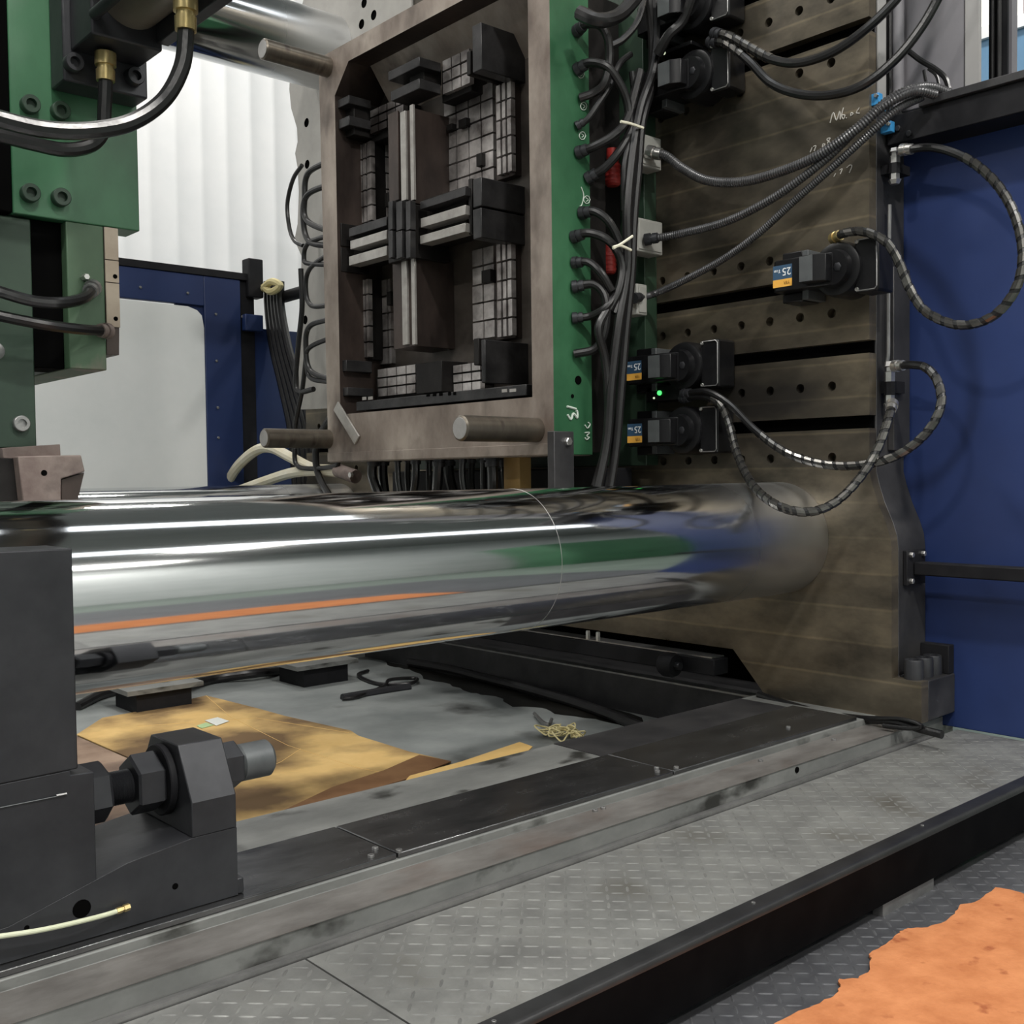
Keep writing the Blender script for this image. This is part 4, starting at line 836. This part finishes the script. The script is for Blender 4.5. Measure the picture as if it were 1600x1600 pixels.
for k, (L, lab) in enumerate(((((1418, 78), (1440, 95), (1462, 108), (1478, 122), (1484, 140)), 'black cable dropping in an arc behind the ribbed conduits'), (((1452, 108), (1464, 118), (1470, 138)), 'short black cable curving down onto the black beam'), (((1445, 110), (1447, 122), (1450, 134)), 'short straight black cable end above the black beam'))):
    hose('cable', lab, [at(x, y, X=4.75) for x, y in L], .013 if k else .016, 'rubber', 'cable')
hose('floor_cable', 'black cable lying along the platen foot to the walkway', [at(1185, 1085, X=4.46), at(1230, 1100, X=4.45), at(1290, 1116, X=4.44), at(1350, 1124, X=4.42), at(1400, 1128, X=4.4), at(1440, 1140, X=4.38), at(1472, 1148, X=4.37)], .018, 'rubber', 'cable')
hose('floor_cable', 'thin black cable looped beside the platen foot corner', [at(1300, 1120, X=4.42), at(1360, 1122, X=4.40), at(1410, 1124, X=4.38), at(1440, 1134, X=4.36), at(1420, 1138, X=4.36), at(1380, 1134, X=4.36)], .010, 'rubber', 'cable')
# ================================================================== moving mold half (left)
ml = thing('moving_mold_half', 'green painted moving mold half with a side cylinder plate', 'mold', (1.3, 4.3, 1.5))
def yb(name, x0, x1, z0, z1, y0, y1, mat, bevel=.004, par=None): return B(x0, x1, y0, y1, z0, z1, name=name, mat=mat, parent=par or ml, bevel=bevel)
yb('side_plate', 1.145, 1.566, 2.277, 3.6, 3.70, 3.82, 'green_paint')
for (x, y) in ((45, 165), (92, 175), (45, 303), (93, 310)):
    bolt(at(x, y, Y=3.70), (0, -1, 0), .030, .03, 'cap_screw', 'green_dark', ml)
yb('back_plate', 0.70, 1.144, 2.28, 3.6, 3.703, 5.9, 'slot_black'); yb('gap_shade_block', 1.206, 1.3115, 1.786, 2.276, 3.745, 3.9, 'slot_black')  # black block beside the core plate paints in the shade of the gap
yb('core_plate', 1.312, 1.438, 1.785, 2.276, 3.70, 5.7, 'green_worn')
MB().prism([(1.4385, 1.84), (1.482, 1.84), (1.487, 2.0), (1.487, 2.276), (1.4385, 2.276)], 'y', 3.70, 5.7).build('parting_plate', 'mold_core', ml, .002)
yb('wear_strip', 1.4392, 1.486, 1.935, 2.085, 3.694, 3.6995, 'tan_plate', .001); yb('wear_strip', 1.4392, 1.486, 2.165, 2.274, 3.694, 3.6995, 'tan_plate', .001); yb('wear_strip', 1.4392, 1.486, 2.088, 2.162, 3.694, 3.6995, 'tan_plate', .001)
for (x, y) in ((180, 432), (181, 498)): MB().lathe(at(x, y, Y=3.6935), (0, 1, 0), [(0, .008), (.002, .008)], 12).build('hole', 'slot_black', ml)
yb('side_column', 1.02, 1.205, 1.517, 2.27, 3.72, 4.2, 'green_dark'); yb('inner_column', 1.205, 1.23, 1.517, 1.69, 3.80, 4.2, 'tan_plate')  # the column's darker green paints in the shadow it stands in
bolt(at(32, 662, Y=3.72), (0, -1, 0), .026, .02, 'cap_screw', 'worn_steel', ml)
MB().lathe(at(-6, 548, Y=3.715), (0, 1, 0), [(0, .02), (.006, .03), (.01, .03)], 20).build('ring', 'worn_steel', ml)
fb = thing('chamfered_block', 'rusty brown chamfered steel block under the green mold half', 'steel block', (1.2, 3.8, 1.36))
def xz(l, Y): return [(at(x, y, Y=Y).x, at(x, y, Y=Y).z) for x, y in l]
MB().prism(xz(((3, 700), (94, 694), (95, 712), (60, 720), (5, 716)), 3.70), 'y', 3.70, 4.0).build('cap_plate', 'rust_block', fb, .002)
MB().prism(xz(((28, 713), (62, 712), (127, 711), (133, 737), (96, 748), (96, 785), (36, 785)), 3.64), 'y', 3.64, 4.0).build('block', 'rust_block', fb, .004)
MB().prism(xz(((96, 749), (132, 738), (121, 785), (96, 785)), 3.66), 'y', 3.66, 4.0).build('lower_chamfer', 'mold_core', fb, .002)
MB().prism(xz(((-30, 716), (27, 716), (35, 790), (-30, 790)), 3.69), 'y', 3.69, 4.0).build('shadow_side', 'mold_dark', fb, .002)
MB().lathe(at(69, 739, Y=3.639), (0, 1, 0), [(0, .010), (.002, .010)], 10).build('hole', 'slot_black', fb)
# hydraulic core cylinder, pointing at the viewer
hy = thing('core_cylinder', 'hydraulic core pull cylinder jutting out from the green plate', 'hydraulic cylinder', (1.42, 3.7, 2.95))
B(1.275, 1.555, 3.58, 3.699, 2.70, 3.25, name='flange', mat='dark_steel', parent=hy, bevel=.006)
B(1.30, 1.53, 3.40, 3.58, 2.80, 3.20, name='head', mat='dark_steel', parent=hy, bevel=.006)
MB().cyl((1.43, 2.1, 2.955), (1.43, 3.40, 2.955), .108, 40).build('barrel', 'barrel_paint', hy)
for (x, z) in ((1.31, 3.10), (1.31, 2.86)): MB().cyl((x, 2.1, z), (x, 3.4, z), .018, 12).build('tie_rod', 'dark_steel', hy)
B(1.51, 1.55, 2.1, 3.40, 2.82, 2.90, name='guide_rail', mat='dark_steel', parent=hy, bevel=.003)
for (x, y) in ((56 * 2, 101), (207, 122)): bolt(at(x, y, Y=3.58), (0, -1, 0), .030, .035, 'cap_screw', 'dark_steel', hy)
hose('hydraulic_hose', 'thick black hose with brass fitting swinging across the green plate', [at(290, 5, Y=2.95), at(290, 60, Y=2.95), at(283, 108, Y=2.95), at(255, 157, Y=2.96), at(205, 191, Y=2.97), at(140, 204, Y=2.98), at(70, 202, Y=3.0), at(0, 186, Y=3.02), at(-60, 165, Y=3.05)], .0235, 'rubber', 'hose', fit=('brass', 4.2))
hose('hydraulic_hose', 'black hose with brass fitting dropping behind the thick hose', [at(165, 92, Y=3.50), at(165, 130, Y=3.50), at(163, 175, Y=3.50), at(160, 208, Y=3.50), at(140, 228, Y=3.5), at(100, 234, Y=3.5), at(50, 224, Y=3.5), at(0, 212, Y=3.5), at(-50, 205, Y=3.5)], .0225, 'rubber', 'hose', fit=('brass', 4.0))
hose('water_hose', 'black hose curling up to a fitting on the green column', [at(145, 450, Y=3.68), at(130, 466, Y=3.60), at(95, 473, Y=3.55), at(50, 470, Y=3.55), at(0, 456, Y=3.55), at(-50, 440, Y=3.6)], .019, 'rubber', 'hose', fit=('worn_steel', 2.5))
hose('water_hose', 'black hose running flat to the lower fitting of the green column', [at(167, 517, Y=3.68), at(130, 515, Y=3.62), at(80, 509, Y=3.58), at(30, 500, Y=3.58), at(-40, 485, Y=3.6)], .018, 'rubber', 'hose', fit=('rust_block', 2.5))
bolt(at(131, 434, Y=3.70), (0, -1, 0), .012, .03, 'nipple', 'bright_steel', ml, False)
# ================================================================== slide foot with adjusting bolt (foreground left)
sf = thing('slide_foot', 'dark grey steel slide foot block standing on the rail', 'slide foot', (0.7, 2.7, .303))
MB().prism([(-.6, .70), (.917, .72), (.917, 1.248), (-.6, 1.262)], 'y', 2.60, 2.775).build('upright', 'dark_steel', sf, .004)
MB().prism([(-.6, .304), (.955, .304), (.955, .705), (.90, .708), (.90, .72), (-.6, .70)], 'y', 2.602, 2.90).build('step_block', 'dark_steel', sf, .003)
MB().prism([(-.6, .304), (1.325, .304), (1.325, .485), (1.2, .485), (1.03, .463), (.75, .385), (-.6, .305)], 'y', 2.60, 2.93).build('base', 'dark_steel', sf, .003)
MB().prism([(2.60, .4852), (2.60, .575), (2.675, .712), (2.845, .712), (2.93, .575), (2.93, .4852)], 'x', 1.20, 1.325).build('lug', 'dark_steel', sf, .003, 12)
B(1.3255, 1.345, 2.605, 2.90, .304, .345, name='wiper', mat='dark_steel', parent=sf, bevel=.003)
for (x, y, r) in ((128, 1420, .022), (274, 1385, .008), (42, 1450, .006)):
    MB().lathe(at(x, y, Y=2.599), (0, 1, 0), [(0, r), (.002, r)], 16).build('hole', 'slot_black', sf)
strokes([[(0, 1262), (105, 1241)]], .0012, 'clamp_grey', 'seam', sf, 'Y', 2.599); strokes([[(88, 1243), (104, 1240)]], .003, 'worn_steel', 'chip', sf, 'Y', 2.599)
bz, by = .607, 2.765
ab = thing('adjusting_bolt', 'heavy threaded adjusting bolt with nuts through the slide foot lug', 'bolt', (1.2, by, bz))
MB().cyl((.956, by, bz), (1.04, by, bz), .078, 6, ch=.008, rot=.3).build('bolt_head', 'dark_steel', ab)
P_ = [(0, .040)]
for k in range(20): P_ += [(.004 + k * .0065, .0445), (.0073 + k * .0065, .039)]
MB().lathe((1.04, by, bz), (1, 0, 0), P_ + [(.16, .04), (.46, .04)], 24).build('threaded_shank', 'dark_steel', ab)
MB().cyl((1.105, by, bz), (1.178, by, bz), .080, 6, ch=.006, rot=.5).build('lock_nut', 'dark_steel', ab)
MB().cyl((1.179, by, bz), (1.199, by, bz), .095, 32, ch=.003).build('washer', 'black_paint', ab)
MB().cyl((1.326, by, bz), (1.41, by, bz), .066, 6, ch=.005, rot=.5).build('end_nut', 'dark_steel', ab)
MB().cyl((1.41, by, bz), (1.515, by, bz), .052, 32, ch=.010).build('round_end', 'clamp_grey', ab)
hose('lube_tube', 'thin clear yellow lubrication tube with a brass end on the slide foot', [at(198, 1418, Y=2.585), at(170, 1428, Y=2.58), at(120, 1441, Y=2.57), at(60, 1454, Y=2.57), at(0, 1463, Y=2.57), at(-40, 1468, Y=2.57)], .006, 'clear_tube', 'tube', fit=('brass', 5.5, 1))
# ================================================================== behind: blue fence, cables, cream hoses
fe = thing('blue_fence', 'dark blue steel guard fence with a frosted pane behind the tie bars', 'fence', (3.5, 8.4, 0))
MB().box(1.0, 4.09, 8.40, 8.46, 2.84, 3.09).build('top_rail', 'fence_blue', fe, .006)
MB().box(1.0, 4.55, 8.39, 8.47, 3.09, 3.15).build('cap_rail', 'black_paint', fe, .004)
MB().box(3.85, 4.0899, 8.43, 8.455, 2.6, 2.8399).build('corner_gusset', 'fence_blue', fe)
MB().box(4.09, 4.42, 8.40, 8.46, 0.0, 3.09).build('stile', 'fence_blue', fe, .006)
MB().box(4.42, 4.56, 8.42, 8.46, 0.0, 3.09).build('hinge_post', 'black_paint', fe, .006)
MB().box(4.56, 5.6, 8.44, 8.47, 0.0, 2.70).build('side_panel', 'fence_blue', fe, .004)
MB().box(4.43, 4.60, 8.34, 8.41, 2.66, 2.80).build('hinge', 'fence_blue', fe, .008)
B(4.48, 4.62, 8.36, 8.48, 2.95, 3.28, name='post_cap', mat='black_paint', parent=fe, bevel=.01)
MB().prism([(1.0, .9), (4.088, .9), (4.088, 2.66), (4.07, 2.76), (4.03, 2.80), (3.95, 2.825), (1.0, 2.838)], 'y', 8.41, 8.425).build('pane', 'frosted', fe)
for (x, y) in ((219, 449), (293, 458), (337, 491), (338, 564), (340, 637), (341, 684), (378, 495)): bolt(at(x, y, Y=8.40), (0, -1, 0), .012, .012, 'bolt', 'worn_steel', fe, False)
tag(MB().tube([at(440, 465, X=4.75), at(500, 448, X=4.75)], .05, 12).build('cable_hanger', 'black_paint'), 'black arm holding the tied cable bundle at the fence', 'arm')
GK = 'black cables hanging from the arm by the fence'
for k in range(5):
    x0 = 418 + k * 5
    hose('hanging_cable', ('outermost', 'second', 'middle', 'fourth', 'innermost')[k] + ' of the cables hanging in the tied bundle by the fence',
         [at(x0, 440, X=4.7), at(x0 + 1, 480, X=4.7), at(x0 + 8 + k, 540, X=4.7), at(x0 + 24 + k * 2, 610, X=4.7), at(x0 + 38 + k * 3, 680, X=4.7), at(x0 + 46 + k * 2, 780, X=4.7)], .035, 'rubber_matt', 'cable', GK)
tag(MB().tube(spline([at(410, 452, X=4.62), at(424, 440, X=4.60), at(438, 446, X=4.62), at(424, 456, X=4.60), at(412, 448, X=4.62)], 5), .03, 8).build('rope_tie', 'twine'), 'beige rag tied around the cable bundle by the fence', 'tie')
GF = 'cables looping at the far edge of the platen'
for k, (L, lab, r) in enumerate(((((498, 248), (482, 270), (476, 310), (480, 345), (498, 365)), 'black cable loop highest at the far mold edge', .022), (((498, 285), (480, 305), (474, 345), (484, 378), (500, 385)), 'black cable loop just under the highest one', .022), (((472, 258), (458, 280), (449, 318), (452, 355), (460, 376), (474, 384)), 'thin black cable bowed out over the white wall', .016), (((500, 365), (482, 380), (475, 405), (484, 412), (500, 414)), 'grey cable loop beside the dark guide block', .018), (((500, 390), (484, 420), (478, 455), (488, 478), (502, 475)), 'grey cable loop beside the slat ends', .018), (((500, 497), (484, 510), (478, 545), (486, 580), (502, 595)), 'black cable loop low at the far mold edge', .02), (((500, 525), (482, 545), (480, 575), (488, 592), (502, 598)), 'black cable loop lowest at the far mold edge', .018), (((470, 420), (472, 480), (466, 540), (462, 600), (470, 612), (490, 608)), 'long black cable hanging along the far platen edge', .02), (((478, 560), (472, 610), (462, 660), (460, 700), (468, 730), (500, 728), (530, 712)), 'black cable hanging past the guide pin end', .018), (((498, 640), (496, 690), (497, 740), (505, 790)), 'black cable hanging straight under the mold corner', .026))):
    hose('far_cable', lab, [at(524 if x >= 498 else x, y, X=4.25) for x, y in L], r, 'rubber_matt', 'cable', GF)
for (L, lab) in ((((352, 760), (372, 728), (400, 704), (424, 700), (455, 715), (490, 732), (530, 735)), 'cream hose arching up under the guide pin'), (((378, 765), (420, 750), (460, 738), (500, 735), (535, 738)), 'cream hose lying low behind the tie bar')):
    hose('cream_hose', lab, [at(x, y, X=4.3) for x, y in L], .042, 'cream_hose', 'hose', 'cream hoses behind the tie bar')
t = thing('hose_coupling', 'rusty hose coupling joining the cream hoses under the mold corner', 'coupling', at(540, 735, X=4.3))
MB().tube([at(528, 735, X=4.28), at(556, 745, X=4.28)], .05, 12).build('sleeve', 'rust_block', t)
MB().lathe(at(550, 742, X=4.24), (-1, 0, 0), [(0, .02), (.02, .02)], 6).build('bolt', 'bright_steel', t)
